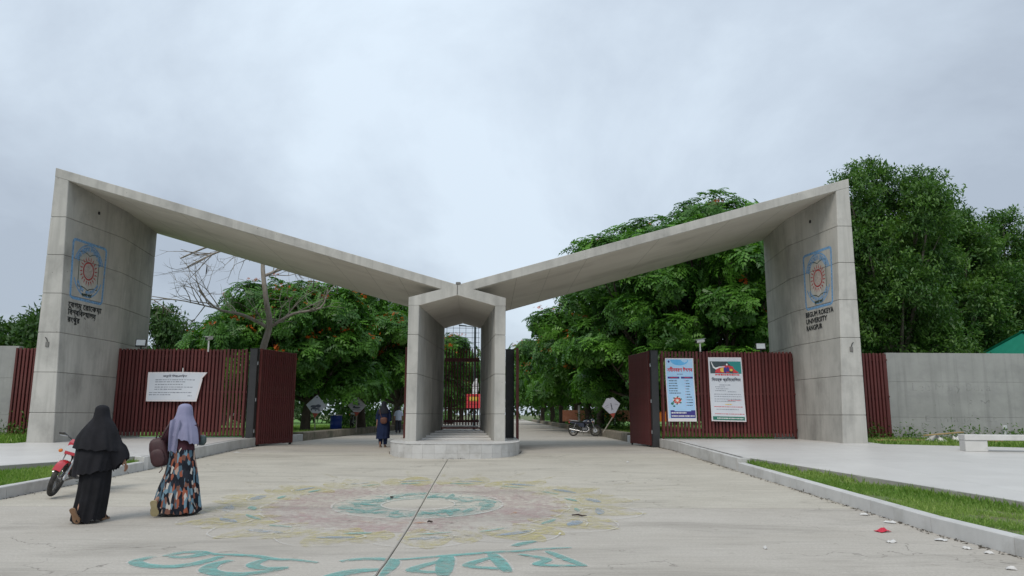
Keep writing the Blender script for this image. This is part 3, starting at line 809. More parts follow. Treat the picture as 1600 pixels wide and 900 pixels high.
# ---------------------------------------------------------------- fences and swing gates
FT = 3.80          # top of the fences
def slat_fence(name, x0, x1, yloc, zb, label, group, backing=(0, 1), pitch=.128, mt=None, zt=FT):
    root = empty(name, gate_to_world(x0, yloc), TH); tag(root, label, 'fence', group)
    n = int((x1 - x0) / pitch)
    slat_me = MB().box((0, 0, (zb + zt) / 2), (.078, .055, zt - zb), bev=.006).mesh('slat', mt or M['maroon'])
    for k in range(n):
        o = link('slat', slat_me, root); o.location = (pitch * (k + .5), random.uniform(-.004, .004), random.uniform(-.012, .012))
        o.rotation_euler = (0, random.uniform(-.002, .002), 0)
    wd = x1 - x0
    for z in (zb + .25, (zb + zt) / 2, zt - .25):
        MB().box((wd / 2, .055, z), (wd, .05, .06)).build('rail', mt or M['maroon'], root)
    for xx in np.linspace(.05, wd - .05, max(2, int(wd / 1.6))):
        MB().box((xx, .11, (zb - .12 + zt - .1) / 2), (.07, .06, zt - zb + .02)).build('post', mt or M['maroon'], root)
    a, b = backing
    if b > a:
        MB().box((wd * (a + b) / 2, .09, (zb + zt) / 2 + .04), (wd * (b - a), .012, zt - zb - .16)).build('backing_sheet', M['maroon_dark'], root)
    return root
GF = 'maroon slat fences beside the gate pillars'
slat_fence('slat_fence', -12.24, -7.62, 3.55, .74, 'long maroon slat fence behind the white notice, left of the portal', GF, (0, .80))
slat_fence('slat_fence', 7.28, 12.22, 3.35, .74, 'long maroon slat fence hung with two tall posters, right of the portal', GF, (.30, 1))
slat_fence('slat_fence', -15.88, -13.08, 3.6, .60, 'narrow maroon slat fence between the left grey wall and the left pillar', GF)
slat_fence('slat_fence', 13.08, 15.85, 3.6, .60, 'narrow maroon slat fence between the right pillar and the long grey wall', GF)

def gate_post(x, y, label, w_=.27, h=3.82):
    wx, wy, _ = gate_to_world(x, y)
    o = empty('gate_post', (wx, wy, 0), TH); tag(o, label, 'post', 'black square gate posts')
    MB().box((0, 0, (h + .3) / 2), (w_, w_, h - .3), bev=.012).build('shaft', M['post_black'], o)
    MB().box((0, 0, h + .013), (w_ + .02, w_ + .02, .02), bev=.005).build('cap', M['post_black'], o)
    for z in (.9, 2.0, 3.3):
        MB().box((w_ / 2 + .012 if x < 0 else -w_ / 2 - .012, -.06, z), (.03, .06, .12)).build('hinge', M['steel'], o)
    return o
gate_post(-7.42, 3.62, 'black square post between the left slat fence and its open gate leaf')
gate_post(7.08, 3.55, 'black square post between the right slat fence and its open gate leaf')
gate_post(-1.58, 3.6, 'black square post hidden behind the left side of the portal')
gate_post(1.80, 3.45, 'black square post just right of the portal', w_=.30)

def gate_leaf(hx, hy, ang, length, label, zb=.42, zt=3.84, flat=True):
    wx, wy, _ = gate_to_world(hx, hy)
    o = empty('gate_leaf', (wx, wy, 0), ang); tag(o, label, 'gate leaf', 'open maroon gate leaves')
    fr = MB()
    MB().box((.04, 0, (zb + zt) / 2), (.08, .09, zt - zb), bev=.006).build('stile', M['maroon'], o)
    MB().box((length - .04, 0, (zb + zt) / 2), (.08, .09, zt - zb), bev=.006).build('stile', M['maroon'], o)
    for z in (zb + .15, (zb + zt) / 2, zt - .15):
        MB().box((length / 2, 0, z), (length - .16, .04, .06)).build('rail', M['maroon_dark'], o)
    MB().box((length / 2, 0, (zb + zt) / 2), (length - .17, .012, zt - zb - .06)).build('backing_sheet', M['maroon_dark'], o)
    n = int((length - .2) / .125)
    me = MB().box((0, 0, (zb + zt) / 2), (.075, .074, zt - zb - .02), bev=.006).mesh('slat', M['maroon_dark'])
    for k in range(n):
        s_ = link('slat', me, o); s_.location = (.1 + (length - .2) * (k + .5) / n, 0, random.uniform(-.006, .006))
    for xx in (.1, length - .12):
        MB().lathe([(.0, -.02), (.06, -.02), (.06, .02), (.0, .02)], 10, 'y', (xx, 0, zb - .03)).build('wheel', M['black'], o)
    return o
# angles are world headings of each leaf from its hinge
gate_leaf(-7.22, 3.66, R(73), 2.25, 'maroon gate leaf swung open beside the left black post')
gate_leaf(6.92, 3.62, R(98.5), 2.35, 'maroon gate leaf swung open beside the right black post')
gate_leaf(-1.86, 2.7, R(97.8), 2.2, 'maroon gate leaf seen edge-on at the left side of the portal')
gate_leaf(2.04, 2.7, R(89.2), 2.2, 'maroon gate leaf seen edge-on at the right side of the portal')

# barred gate in the back of the portal
wx, wy, _ = gate_to_world(0, 5.75)
o = empty('barred_gate', (wx, wy, 0), TH); tag(o, 'narrow barred gate with wire grid above, closing the back of the portal', 'gate')
for k in range(12):
    MB().box((-.62 + k * 1.24 / 11, 0, 2.58), (.048, .045, 2.98), bev=.005).build('bar', M['maroon'], o)
for z, h in ((1.25, .09), (1.72, .05), (3.62, .14), (2.6, .03)):
    MB().box((0, .03, z), (1.36, .025, h)).build('rail', M['maroon'], o)
for k in range(6):
    MB().tube([(-.62 + k * .25, .02, 4.05), (-.62 + k * .25, .02, 5.02 - abs(-.62 + k * .25) * .2)], .008, 5).build('grid_wire', M['dark_wire'], o)
for k in range(5):
    MB().tube([(-.68, .035, 4.12 + .19 * k), (.68, .035, 4.12 + .19 * k)], .008, 5).build('grid_wire', M['dark_wire'], o)
for k in range(11):    # fine horizontal wires woven through the bars
    MB().tube([(-.66, .05, 1.9 + .155 * k), (.66, .05, 1.9 + .155 * k)], .007, 4).build('grid_wire', M['dark_wire'], o)
MB().box((0, -.10, .985), (1.5, .22, .05), bev=.008).build('threshold', M['rust_red'], o)
MB().box((-.02, -.05, 1.04), (1.36, .10, .055), bev=.006).build('sill', M['white_metal'], o)

# ---------------------------------------------------------------- boundary walls
def wall(name, x0, x1, yloc, zt, label, panel=5.4):
    root = empty(name, gate_to_world(x0, yloc), TH); tag(root, label, 'wall', 'grey concrete boundary walls')
    n = max(1, round(abs(x1 - x0) / panel)); wd = (x1 - x0) / n
    for k in range(n):
        for (a, b) in ((.1, 1.45), (1.45, 2.75), (2.75, zt)):
            MB().box((wd * (k + .5), .12, (a + b) / 2), (abs(wd) - .02, .24, b - a - .004), bev=.005).build('wall_panel', M['wall_concrete'], root)
    MB().box(((x1 - x0) / 2, .13, zt / 2), (abs(x1 - x0), .18, zt - .06)).build('wall_core', M['seam'], root)
    return root
wr = wall('boundary_wall', 15.88, 37.1, 3.75, 3.83, 'long grey concrete wall right of the right pillar, with faint graffiti')
wl = wall('boundary_wall', -37.6, -15.91, 3.85, 3.90, 'short visible stretch of grey concrete wall at the left picture edge')
# faint rubbed graffiti
M['graffiti'] = paint_mat('graffiti_smear', (0.26, 0.255, 0.26), keep=-.05, scale=4, soft=.3)
grf = MB()
for (u0, z0, txt, wd, hh) in ((.9, 2.42, 'Lee Mary Bora', 3.0, .42), (1.7, 1.85, 'Rose & M', 2.1, .36), (1.3, 1.28, 'Emma Jannat', 2.7, .34)):
    tv, tf, tw = text2d(txt, 1.0, 0)
    grf.add([(u0 + x * wd / tw, -.004, z0 + y * hh) for x, y, k_ in tv], tf)
grf.build('graffiti', M['graffiti'], wr, recalc=False)

pipe = empty('vent_pipe', gate_to_world(20.0, 3.55)); tag(pipe, 'short white plastic pipe with cap standing against the right grey wall', 'pipe')
MB().tube([(0, 0, .5), (0, 0, 1.05)], .04, 10).build('tube', M['pipe'], pipe, smooth=40)
MB().tube([(0, 0, 1.05), (0, 0, 1.17)], .085, 10).build('cap', M['pipe'], pipe, smooth=40)

# ---------------------------------------------------------------- notice and posters
def cloth_fn(w_, h, seed, amp=.02):
    a, b = seed * 1.7, seed * 2.3
    def f(u, v, off=0.0):          # u, v in metres from lower-left
        y = -amp * (math.sin(u * 5 + a) * .5 + math.sin(v * 4.2 + b) * .5 + .35 * math.sin(u * 11 + v * 3)) - off
        return (u, y, v)
    return f
class Banner:
    def __init__(s, name, x, yloc, z, w_, h, label, base_m, corner=None, seed=1.0, group=None, cat='banner'):
        s.root = empty(name, gate_to_world(x, yloc, z), TH); tag(s.root, label, cat, group)
        s.f = cloth_fn(w_, h, seed); s.w, s.h = w_, h; s.c = corner or (lambda u, v: (u, v))
        s.n = 0
        mb = MB()
        nu, nv = 14, 20
        def g(u, v, off=0.): 
            a, b = s.c(u, v); return s.f(a * w_, b * h, off)
        s.g = g
        fr = [g(i / nu, j / nv) for j in range(nv + 1) for i in range(nu + 1)]
        bk = [(p[0], p[1] + .006, p[2]) for p in fr]
        W = nu + 1
        mb.add(fr, [(j * W + i, j * W + i + 1, (j + 1) * W + i + 1, (j + 1) * W + i) for j in range(nv) for i in range(nu)])
        mb.add(bk, [(j * W + i, (j + 1) * W + i, (j + 1) * W + i + 1, j * W + i + 1) for j in range(nv) for i in range(nu)])
        mb.build('cloth', base_m, s.root, smooth=180, recalc=False)
    def rect(s, name, u0, v0, u1, v1, m, lay=1):
        nu, nv = max(2, int((u1 - u0) * 14)), max(2, int((v1 - v0) * 18))
        MB().grid(lambda a, b: s.g(lerp(u0, u1, a), lerp(v0, v1, b), .003 * lay), nu, nv).build(name, m, s.root, smooth=180, recalc=False)
    def shape(s, name, items, m, lay=1):
        mb = MB()
        for vs, fs in items: mb.add([s.g(p[0], p[1], .003 * lay + (p[2] * .0004 if len(p) > 2 else 0)) for p in vs], fs)
        tag(mb.build(name, m, s.root, recalc=False), kind='stuff' if len(items) > 3 else None)
    def text(s, name, txt, u0, v0, u1, hgt, m, lay=2, bold=.02):
        tv, tf, tw = text2d(txt, 1.0, bold)
        s.shape(name, [([(u0 + x * (u1 - u0) / tw, v0 + y * hgt, k_) for x, y, k_ in tv], tf)], m, lay)
    def scrawl(s, name, rows, m, lay=2, th=.010):
        """lines of print too small to read in the photograph: broken word-length marks"""
        items = []
        for (u0, u1, v) in rows:
            u = u0
            while u < u1 - .01:
                w_ = random.uniform(.025, .075); b = min(u1, u + w_)
                k = 4
                vs = []
                for q in range(k + 1):
                    uu = lerp(u, b, q / k); t_ = th * random.uniform(.55, 1.15)
                    vs += [(uu, v + t_ / 2), (uu, v - t_ / 2)]
                items.append((vs, [(2 * i, 2 * i + 1, 2 * i + 3, 2 * i + 2) for i in range(k)]))
                u = b + random.uniform(.008, .016)
        s.shape(name, items, m, lay)
def ellipse(cu, cv, ru, rv, n=22, a0=0, a1=360):
    vs = [(cu, cv)] + [(cu + ru * math.cos(R(lerp(a0, a1, i / n))), cv + rv * math.sin(R(lerp(a0, a1, i / n)))) for i in range(n + 1)]
    return vs, [(0, i, i + 1) for i in range(1, n + 1)]

def notice_corner(u, v):
    lim = 1.0 - .10 * (1 - v) if v < .78 else lerp(.962, 1.06, (v - .78) / .22)
    return (u * lim, v * (1 + .015 * math.sin(u * 3)) )
b = Banner('notice_banner', -11.05, 3.38, 1.93, 1.95, 1.02, 'white printed notice banner with a torn corner tied to the left slat fence', M['banner_trim'], notice_corner, 1.0)
b.rect('print_panel', .035, .05, .965, .96, M['banner_white'])
b.text('heading', 'জরুির িবজ্ঞিপ্ত', .27, .83, .70, .085, M['print_dark'], 2, .02)
b.scrawl('small_print', [(.14, .88, .735), (.14, .70, .665), (.14, .68, .575), (.14, .86, .485), (.14, .66, .41), (.05, .86, .30), (.05, .46, .225), (.80, .88, .19)], M['print_grey'], 2, .030)
MB().box((1.20, .01, 1.10), (.035, .006, .16)).build('tie_strip', M['white_metal'], b.root)

def poster_a_corner(u, v): return (u + .05 * (1 - v) ** 1.5, v + .03 * u * v * 0)
b = Banner('poster', 7.42, 3.20, 1.28, 1.03, 2.26, 'tall light blue poster with a dark blue foot, beside the black post', M['banner_trim'], poster_a_corner, 2.0, 'tall posters on the right fence', 'poster')
b.rect('print_panel', .03, .05, .97, .985, M['print_blue'])
b.shape('print_arch', [ellipse(.5, .975, .32, .09, 20, 180, 360)], M['print_sky'], 2)
b.shape('print_crest', [ellipse(.12, .945, .035, .018)], M['print_navy'], 2)
b.text('headline', 'নবীনবরণ উৎসব', .07, .785, .95, .082, M['print_red'], 2, .035)
b.text('year', '২০২৩', .40, .735, .60, .03, M['print_navy'], 2, .01)
b.rect('print_tab', .07, .675, .48, .705, M['print_navy'], 2); b.rect('print_tab', .54, .675, .95, .705, M['print_navy'], 2)
b.scrawl('tab_print', [(.14, .42, .69), (.66, .86, .69)], M['print_red'], 3, .014)
b.scrawl('small_print', [(.10, .40, .64 - .04 * k) for k in range(5)] + [(.10, .50, .445)] + [(.70, .80 + .02 * (k % 3) + (.08 if k > 5 else 0), .64 - .043 * k) for k in range(10)], M['print_dark'], 2, .014)
b.shape('print_bullets', [ellipse(.67, .64 - .043 * k, .012, .005, 8) for k in range(10)], M['print_red'], 2)
b.shape('print_medallion', [ellipse(.36, .33, .155, .062)], M['print_white'], 2)
b.shape('medallion_petals', [ellipse(.36 + .10 * math.cos(R(q)), .33 + .04 * math.sin(R(q)), .035, .015, 9) for q in range(0, 360, 45)], M['print_red'], 3)
b.shape('medallion_leaves', [ellipse(.36 + .14 * math.cos(R(q)), .33 + .057 * math.sin(R(q)), .03, .012, 9) for q in range(22, 360, 60)] + [ellipse(.18, .28, .05, .02), ellipse(.24, .24, .04, .012)], M['print_green'], 4)
b.shape('medallion_dots', [ellipse(.36 + .06 * math.cos(R(q)), .33 + .025 * math.sin(R(q)), .02, .009, 9) for q in range(0, 360, 60)], M['print_orange'], 5)
b.rect('print_foot', .10, .055, .97, .175, M['print_navy'], 2)
b.rect('foot_cutout', .24, .160, .82, .1755, M['print_blue'], 3)
b.scrawl('foot_print', [(.13, .66, .135), (.13, .95, .085)], M['print_white'], 3, .022)

def poster_b_corner(u, v): return (u + .06 * (1 - v) * (.5 + .5 * u), v - .012 * u * (1 - v))
b = Banner('poster', 9.0, 3.20, 1.30, 1.22, 2.28, 'tall white poster with a red and dark green picture at its top', M['banner_trim'], poster_b_corner, 3.1, 'tall posters on the right fence', 'poster')
b.rect('print_panel', .02, .015, .98, .985, M['banner_white'])
b.rect('print_picture', .04, .745, .97, .935, M['print_slate'], 2)
b.shape('picture_green', [([(.55, .935), (.97, .935), (.97, .745), (.85, .745)], [(0, 1, 2, 3)])], M['print_teal'], 3)
b.shape('picture_red', [ellipse(.54, .755, .36, .115, 24, 0, 180)], M['print_red'], 4)
b.shape('picture_swoosh', [strip2d([(.08, .925), (.13, .85), (.20, .82), (.32, .845), (.47, .85)], [.02, .03, .03, .02, .012])], M['print_white'], 5)
b.shape('picture_yellow', [ellipse(.40, .80, .07, .035, 14), ellipse(.66, .80, .05, .02, 12)], M['print_yellow'], 6)
b.shape('picture_figures', [ellipse(.48, .80, .05, .045, 12), ellipse(.56, .81, .04, .04, 12)], M['print_navy'], 7)
b.shape('picture_torch', [ellipse(.54, .885, .025, .016, 10)], M['print_white'], 7)
b.scrawl('red_print', [(.18, .90, .725)], M['print_red'], 3, .024)
b.text('headline', 'িবতর্ক প্রিতেযািগতা', .07, .625, .93, .062, M['print_dark'], 3, .025)
b.scrawl('small_print', [(.28, .62, .565), (.16, .44, .535), (.18, .55, .505), (.16, .48, .475), (.52, .78, .46), (.12, .90, .42), (.12, .92, .385), (.12, .90, .345), (.12, .75, .31), (.16, .80, .185)], M['print_grey'], 3, .010)
b.scrawl('red_lines', [(.10, .92, .225), (.50, .90, .325), (.10, .96, .115)], M['print_red'], 3, .010)
b.scrawl('yellow_line', [(.42, .62, .262)], M['print_yellow'], 3, .014)
b.rect('print_foot', .04, .02, .96, .075, M['print_green'], 3)
b.scrawl('foot_print', [(.16, .93, .047)], M['print_white'], 4, .018)

# ---------------------------------------------------------------- lamps and cameras on the fences
def flood(x, y, label, tilt=20, rz=0):
    o = empty('flood_lamp', gate_to_world(x, y, FT), TH + R(rz)); tag(o, label, 'floodlight', 'floodlights on the slat fences')
    rot = Matrix.Rotation(R(-tilt), 3, 'X')
    MB().box((0, 0, .20), (.36, .07, .27), rot, bev=.012).build('housing', M['black'], o)
    MB().box((0, -.036, .213), (.30, .02, .21), rot, bev=.004).build('lens', M['lamp_glass'], o)
    MB().box((0, .05, .04), (.05, .05, .12)).build('bracket', M['black'], o)
    for k in range(5): MB().box((-.14 + .07 * k, .05, .20), (.012, .05, .22), rot).build('cooling_fin', M['black'], o)
    return o
flood(-11.45, 3.5, 'square floodlight with a black rim on the left fence beside the left pillar', 14, 12)
flood(11.03, 3.4, 'square pale floodlight on the right fence beside the right pillar', 24, -14)
def cctv(x, y, label, rz):
    o = empty('security_camera', gate_to_world(x, y, FT), TH); tag(o, label, 'camera', 'white security cameras on the fences')
    MB().tube([(0, 0, -.1), (0, 0, .30)], .03, 8).build('pole', M['white_metal'], o, smooth=40)
    h = empty('head', (0, 0, .36), R(rz), o)
    MB().tube([(-.16, 0, .0), (.17, 0, .05)], .062, 12).build('body', M['white_metal'], h, smooth=40)
    MB().tube([(-.185, 0, -.004), (-.155, 0, 0)], .05, 12).build('lens', M['black'], h, smooth=40)
    MB().box((.0, 0, .095), (.42, .15, .012), Matrix.Rotation(R(-8), 3, 'Y')).build('sunshade', M['white_metal'], h)
    return o
cctv(-9.05, 3.5, 'white security camera on a short pole above the left fence', 80)
cctv(8.78, 3.4, 'white security camera on a short pole above the right fence', 20)

# ---------------------------------------------------------------- bench
bo = empty('bench', (12.28, 20.62, zg(20.6) + PAVE_H), R(-13)); tag(bo, 'low white concrete bench on the right pavement, cut off by the picture edge', 'bench')
MB().box((2.2, .24, .375), (4.4, .52, .15), bev=.012).build('seat', M['bench'], bo)
for xx in (.28, 4.1): MB().box((xx, .24, .149), (.55, .46, .298), bev=.012).build('leg', M['bench'], bo)

# ---------------------------------------------------------------- painted floor pattern on the road
def paint(name, polys, layer, m, parent):
    for i, pl in enumerate(polys): paint_one(name, [pl], layer + .0002 + .012 * i, m, parent)
def paint_one(name, polys, layer, m, parent):
    """a flat painted shape lying on the climbing road; cut away where the slab joints run"""
    bm = bmesh.new()
    for vs, fs in polys:
        bv = [bm.verts.new((v[0], v[1], 0)) for v in vs]
        for f in fs:
            try: bm.faces.new([bv[i] for i in f])
            except ValueError: pass
    k = 0.036; nn = Vector((1, k, 0)).normalized(); c0 = Vector((-1.75 + 20.8 * k, 0, 0))
    for co, no in ((Vector((0, 12.19, 0)), Vector((0, 1, 0))), (Vector((0, 12.21, 0)), Vector((0, 1, 0))), (c0 - nn * .020, nn), (c0 + nn * .020, nn), (Vector((0, 10, 0)), Vector((0, 1, 0)))):
        bmesh.ops.bisect_plane(bm, geom=bm.verts[:] + bm.edges[:] + bm.faces[:], plane_co=co, plane_no=no)
    kill = [f for f in bm.faces if abs(f.calc_center_median().y - 12.2) < .0095 or abs((f.calc_center_median() - c0).dot(nn)) < .0195]
    bmesh.ops.delete(bm, geom=kill, context='FACES')
    for v in bm.verts: v.co.z = zg(v.co.y) + .004 * layer
    for f in bm.faces:
        f.normal_update()
        if f.normal.z < 0: f.normal_flip()
    me = bpy.data.meshes.new(name); bm.to_mesh(me); bm.free(); me.materials.append(m)
    return link(name, me, parent)
AX, AY = -1.5, 12.45
def pol(r, q): return (AX + r * math.cos(q) * 0.98, AY + r * math.sin(q) * (1.0 if math.sin(q) < 0 else 1.15))
def annulus(r0, r1, n=72, a0=0, a1=360, m=3):
    vs, fs = [], []
    for i in range(n + 1):
        q = R(lerp(a0, a1, i / n))
        for j in range(m + 1): vs.append(pol(lerp(r0, r1, j / m), q))
    for i in range(n):
        for j in range(m): fs.append((i * (m + 1) + j, i * (m + 1) + j + 1, (i + 1) * (m + 1) + j + 1, (i + 1) * (m + 1) + j))
    return vs, fs
def petal(q0, r0, r1, hw, n=10, skew=0.0):
    """leaf shape pointing outwards at angle q0 from r0 to r1"""
    vs = []
    for i in range(n + 1):
        t = i / n; r = lerp(r0, r1, t); w_ = hw * math.sin(math.pi * min(1, t * .98 + .01)) ** .8
        q = q0 + skew * t
        vs += [pol(r, q - w_ / max(r, .3)), pol(r, q + w_ / max(r, .3))]
    return vs, [(2 * i, 2 * i + 1, 2 * i + 3, 2 * i + 2) for i in range(n)]
def cross_leaf(q0, r, hw, th, n=10):
    """leaf lying along the ring at radius r"""
    vs = []
    for i in range(n + 1):
        t = i / n * 2 - 1; w_ = th * (1 - t * t) ** .7
        vs += [pol(r - w_ - .05 * t, q0 + t * hw / r), pol(r + w_ - .05 * t, q0 + t * hw / r)]
    return vs, [(2 * i, 2 * i + 1, 2 * i + 3, 2 * i + 2) for i in range(n)]
def ring_line(r, wd, n=80, wob=0.0, f=16, a0=0, a1=360):
    return strip2d([pol(r + wob * abs(math.sin(R(lerp(a0, a1, i / n)) * f / 2)), R(lerp(a0, a1, i / n))) for i in range(n + 1)], wd)
art = empty('road_painting', (0, 0, 0)); tag(art, 'faded round floral floor painting in pink, teal, blue and yellow on the concrete road', 'road painting')
rr_ = random.Random(5)
paint('pink_ring', [annulus(1.38, 2.45)], 1, M['paint_pink'], art)
paint('teal_leaf_band', [annulus(.60, 1.38)], 1, M['paint_teal_soft'], art)
te = []
for k in range(22):
    q = 2 * math.pi * k / 22 + rr_.uniform(-.06, .06)
    te.append(cross_leaf(q, rr_.uniform(.78, 1.25), rr_.uniform(.20, .38), rr_.uniform(.06, .13)))
    if k % 2: te.append(petal(q + .1, .66, 1.3, rr_.uniform(.05, .10), 8, rr_.uniform(-.3, .3)))
paint('teal_leaves', te, 2, M['paint_teal_worn'], art)
NP = 16
ye, bl, tl, wh, pk = [], [], [], [], []
for k in range(NP):
    q = 2 * math.pi * (k + .35) / NP
    r1 = 3.6 + (0.12 if math.sin(q) > 0 else 0)
    ye.append(petal(q, 2.2, r1 + .1, .34, 14, .02)); ye.append(petal(q + math.pi / NP, 2.35, r1 - .15, .26, 12, -.03))
    bl.append(cross_leaf(q + .03, 2.98, rr_.uniform(.24, .36), rr_.uniform(.07, .12)))
    pk.append(petal(q + .02, 2.46, 3.2, .33, 12))
    tl.append(cross_leaf(q + rr_.uniform(-.03, .1), 2.62, rr_.uniform(.18, .30), rr_.uniform(.035, .07)))
    wh.append(strip2d([pol(2.5 + .75 * t, q + .17 * math.sin(math.pi * t) - .02) for t in np.linspace(0, 1, 10)], [.01 + .03 * math.sin(math.pi * t) for t in np.linspace(0, 1, 10)]))
    wh.append(strip2d([pol(3.3 + .35 * math.sin(math.pi * t), q - .19 + .38 * t) for t in np.linspace(0, 1, 14)], [.03 * rr_.uniform(.4, 1.0) for t in range(14)]))
    wh.append(strip2d([pol(2.7, q - .10 + .2 * t) for t in np.linspace(0, 1, 6)], [.02] * 6))
paint('yellow_petals', ye, 1.5, M['paint_yellow'], art)
paint('blue_petals', bl, 2.6, M['paint_blue'], art)
paint('teal_petals', tl, 2.8, M['paint_teal'], art)
for k in range(12):
    q = 2 * math.pi * k / 12
    wh.append(strip2d([pol(r, q + .1 * math.sin(r * 5)) for r in np.linspace(.60, 1.4, 8)], .022))
wh += [ring_line(1.39, .035), ring_line(.60, .025), ring_line(2.44, .022, wob=.05, f=20)]
paint('white_outlines', wh, 3.2, M['paint_white'], art)
ry = []
for k in range(15):
    q = R(12 + 156 * k / 14)
    ry.append(strip2d([pol(r, q) for r in np.linspace(3.75, 4.9 + rr_.uniform(-.3, .4), 8)], rr_.uniform(.07, .13)))
paint('yellow_rays', ry, 1, M['paint_yellow_thin'], art)
orr = [cross_leaf(R(250 + 9 * k), 1.75, .16, .05) for k in range(4)] + [cross_leaf(R(205), 1.9, .2, .04), cross_leaf(R(330), 1.8, .2, .04)]
paint('orange_marks', orr, 2.2, M['paint_orange'], art)

# large teal brush lettering nearer the camera
SCRIBBLE = [([(-3.69, 8.30), (-3.59, 8.53), (-3.43, 8.55), (-3.33, 8.42), (-3.45, 8.26), (-3.62, 8.28)], .16), ([(-3.38, 8.57), (-3.17, 8.42), (-2.98, 8.39), (-2.72, 8.32), (-2.45, 8.15), (-2.26, 8.13), (-1.98, 7.98)], .11),
            ([(-3.80, 8.3), (-3.85, 8.02), (-3.64, 7.80), (-3.36, 7.76), (-3.20, 7.9), (-3.13, 8.1), (-3.08, 8.31)], .17),
            ([(-2.90, 8.1), (-2.99, 7.87), (-2.94, 7.59), (-2.76, 7.43), (-2.56, 7.41), (-2.38, 7.51), (-2.22, 7.72)], .18), ([(-2.55, 8.18), (-2.60, 7.87), (-2.43, 7.69), (-2.2, 7.73)], .14),
            ([(-1.76, 8.05), (-1.6, 8.17), (-1.4, 8.19), (-1.24, 8.09), (-1.20, 7.83), (-1.22, 7.52), (-1.27, 7.15)], .15), ([(-1.72, 7.25), (-1.62, 7.42), (-1.48, 7.58), (-1.26, 7.64)], .20),
            ([(-1.24, 8.13), (-1.0, 8.22), (-0.74, 8.35), (-0.41, 8.5), (-0.1, 8.62), (0.08, 8.66), (0.3, 8.79), (0.69, 8.90)], .11), ([(-0.68, 8.36), (-0.67, 7.93), (-0.64, 7.37)], .19), ([(-0.72, 8.12), (-0.97, 7.62), (-0.64, 7.52)], .13),
            ([(-0.22, 8.53), (-0.13, 8.1), (-0.03, 7.55)], .15), ([(-0.21, 8.28), (-0.43, 7.85), (-0.04, 7.68)], .13), ([(0.03, 8.99), (0.14, 9.16), (0.28, 9.35)], .14), ([(0.40, 8.67), (0.56, 8.25), (0.74, 7.84)], .12), ([(0.08, 8.48), (0.37, 8.2), (0.28, 7.9), (0.73, 7.86)], .12)]
def smooth_path(p, n=8):
    P = [Vector(q) for q in p]; o = []
    for i in range(len(P) - 1):
        a, b, c, d = P[max(i - 1, 0)], P[i], P[i + 1], P[min(i + 2, len(P) - 1)]
        for k in range(n):
            t = k / n
            o.append(.5 * ((2 * b) + (c - a) * t + (2 * a - 5 * b + 4 * c - d) * t * t + (3 * b - a - 3 * c + d) * t ** 3))
    o.append(P[-1]); return o
let = empty('road_lettering', (0, 0, 0)); tag(let, 'large teal brush-painted Bengali letters with white edges on the road nearest the camera', 'road lettering')
tl, wl_ = [], []
for p, wd in SCRIBBLE:
    sp = smooth_path(p); n = len(sp)
    prof = [.35 + .65 * math.sin(math.pi * (i + .6) / (n + .2)) ** .6 for i in range(n)]
    tl.append(strip2d(sp, [wd * q for q in prof])); wl_.append(strip2d(sp, [wd * q + .05 for q in prof]))
paint('white_edge', wl_, 1, M['paint_white'], let)
paint('letters', tl, 2.2, M['paint_teal'], let)

# ---------------------------------------------------------------- foliage
def frond_template(n=4):
    vs, fs = [], []
    for k in range(n):
        t = (k + .7) / n; z = -.28 * t * t
        ln = .44 * math.sin(math.pi * (.18 + .62 * t)); w_ = .115
        for sd in (-1, 1):
            b = len(vs); d = Vector((.42, .88 * sd, -.16)).normalized()
            p = Vector((t, 0, z))
            vs += [p, p + d * ln * .45 + Vector((w_, 0, .01)), p + d * ln + Vector((0, 0, -.05)), p + d * ln * .5 + Vector((-w_, 0, 0))]
            fs.append((b, b + 1, b + 2, b + 3))
    b = len(vs); vs += [Vector((.95, 0, -.26)), Vector((1.10, .11, -.31)), Vector((1.34, 0, -.50)), Vector((1.10, -.11, -.31))]; fs.append((b, b + 1, b + 2, b + 3))
    return np.array([tuple(v) for v in vs]), np.array(fs)
def leaf_template():
    vs = [(0, 0, 0), (.45, .21, .06), (1, 0, -.16), (.45, -.21, .06)]
    return np.array(vs), np.array([(0, 1, 2, 3)])
def petal_template():
    vs, fs = [], []
    for k in range(5):
        q = 2 * math.pi * k / 5; b = len(vs)
        vs += [(0, 0, 0), (.6 * math.cos(q - .4), .6 * math.sin(q - .4), .2), (math.cos(q), math.sin(q), .1), (.6 * math.cos(q + .4), .6 * math.sin(q + .4), .2)]; fs.append((b, b + 1, b + 2, b + 3))
    return np.array(vs), np.array(fs)
FROND, LEAF, PETAL = frond_template(), leaf_template(), petal_template()
def foliage_mesh(name, P, D, U, S, T, tmpl, m):
    V, F = tmpl; n, k = len(P), len(V)
    x = D / np.linalg.norm(D, axis=1, keepdims=True)
    y = np.cross(U, x); y /= np.maximum(1e-6, np.linalg.norm(y, axis=1, keepdims=True)); z = np.cross(x, y)
    vs = P[:, None, :] + S[:, None, None] * (V[None, :, 0:1] * x[:, None, :] + V[None, :, 1:2] * y[:, None, :] + V[None, :, 2:3] * z[:, None, :])
    vs = vs.reshape(-1, 3); fs = (F[None, :, :] + (np.arange(n) * k)[:, None, None]).reshape(-1)
    me = bpy.data.meshes.new(name)
    me.vertices.add(len(vs)); me.vertices.foreach_set('co', vs.astype(np.float32).ravel())
    nf = n * len(F); q = F.shape[1]
    me.loops.add(nf * q); me.loops.foreach_set('vertex_index', fs.astype(np.int32))
    me.polygons.add(nf); me.polygons.foreach_set('loop_start', (np.arange(nf) * q).astype(np.int32))
    me.update(calc_edges=True)
    a = me.attributes.new('tint', 'FLOAT', 'POINT'); a.data.foreach_set('value', np.repeat(T, k).astype(np.float32))
    me.materials.append(m)
    return me
def unit(v): return v / np.maximum(1e-6, np.linalg.norm(v, axis=1, keepdims=True))
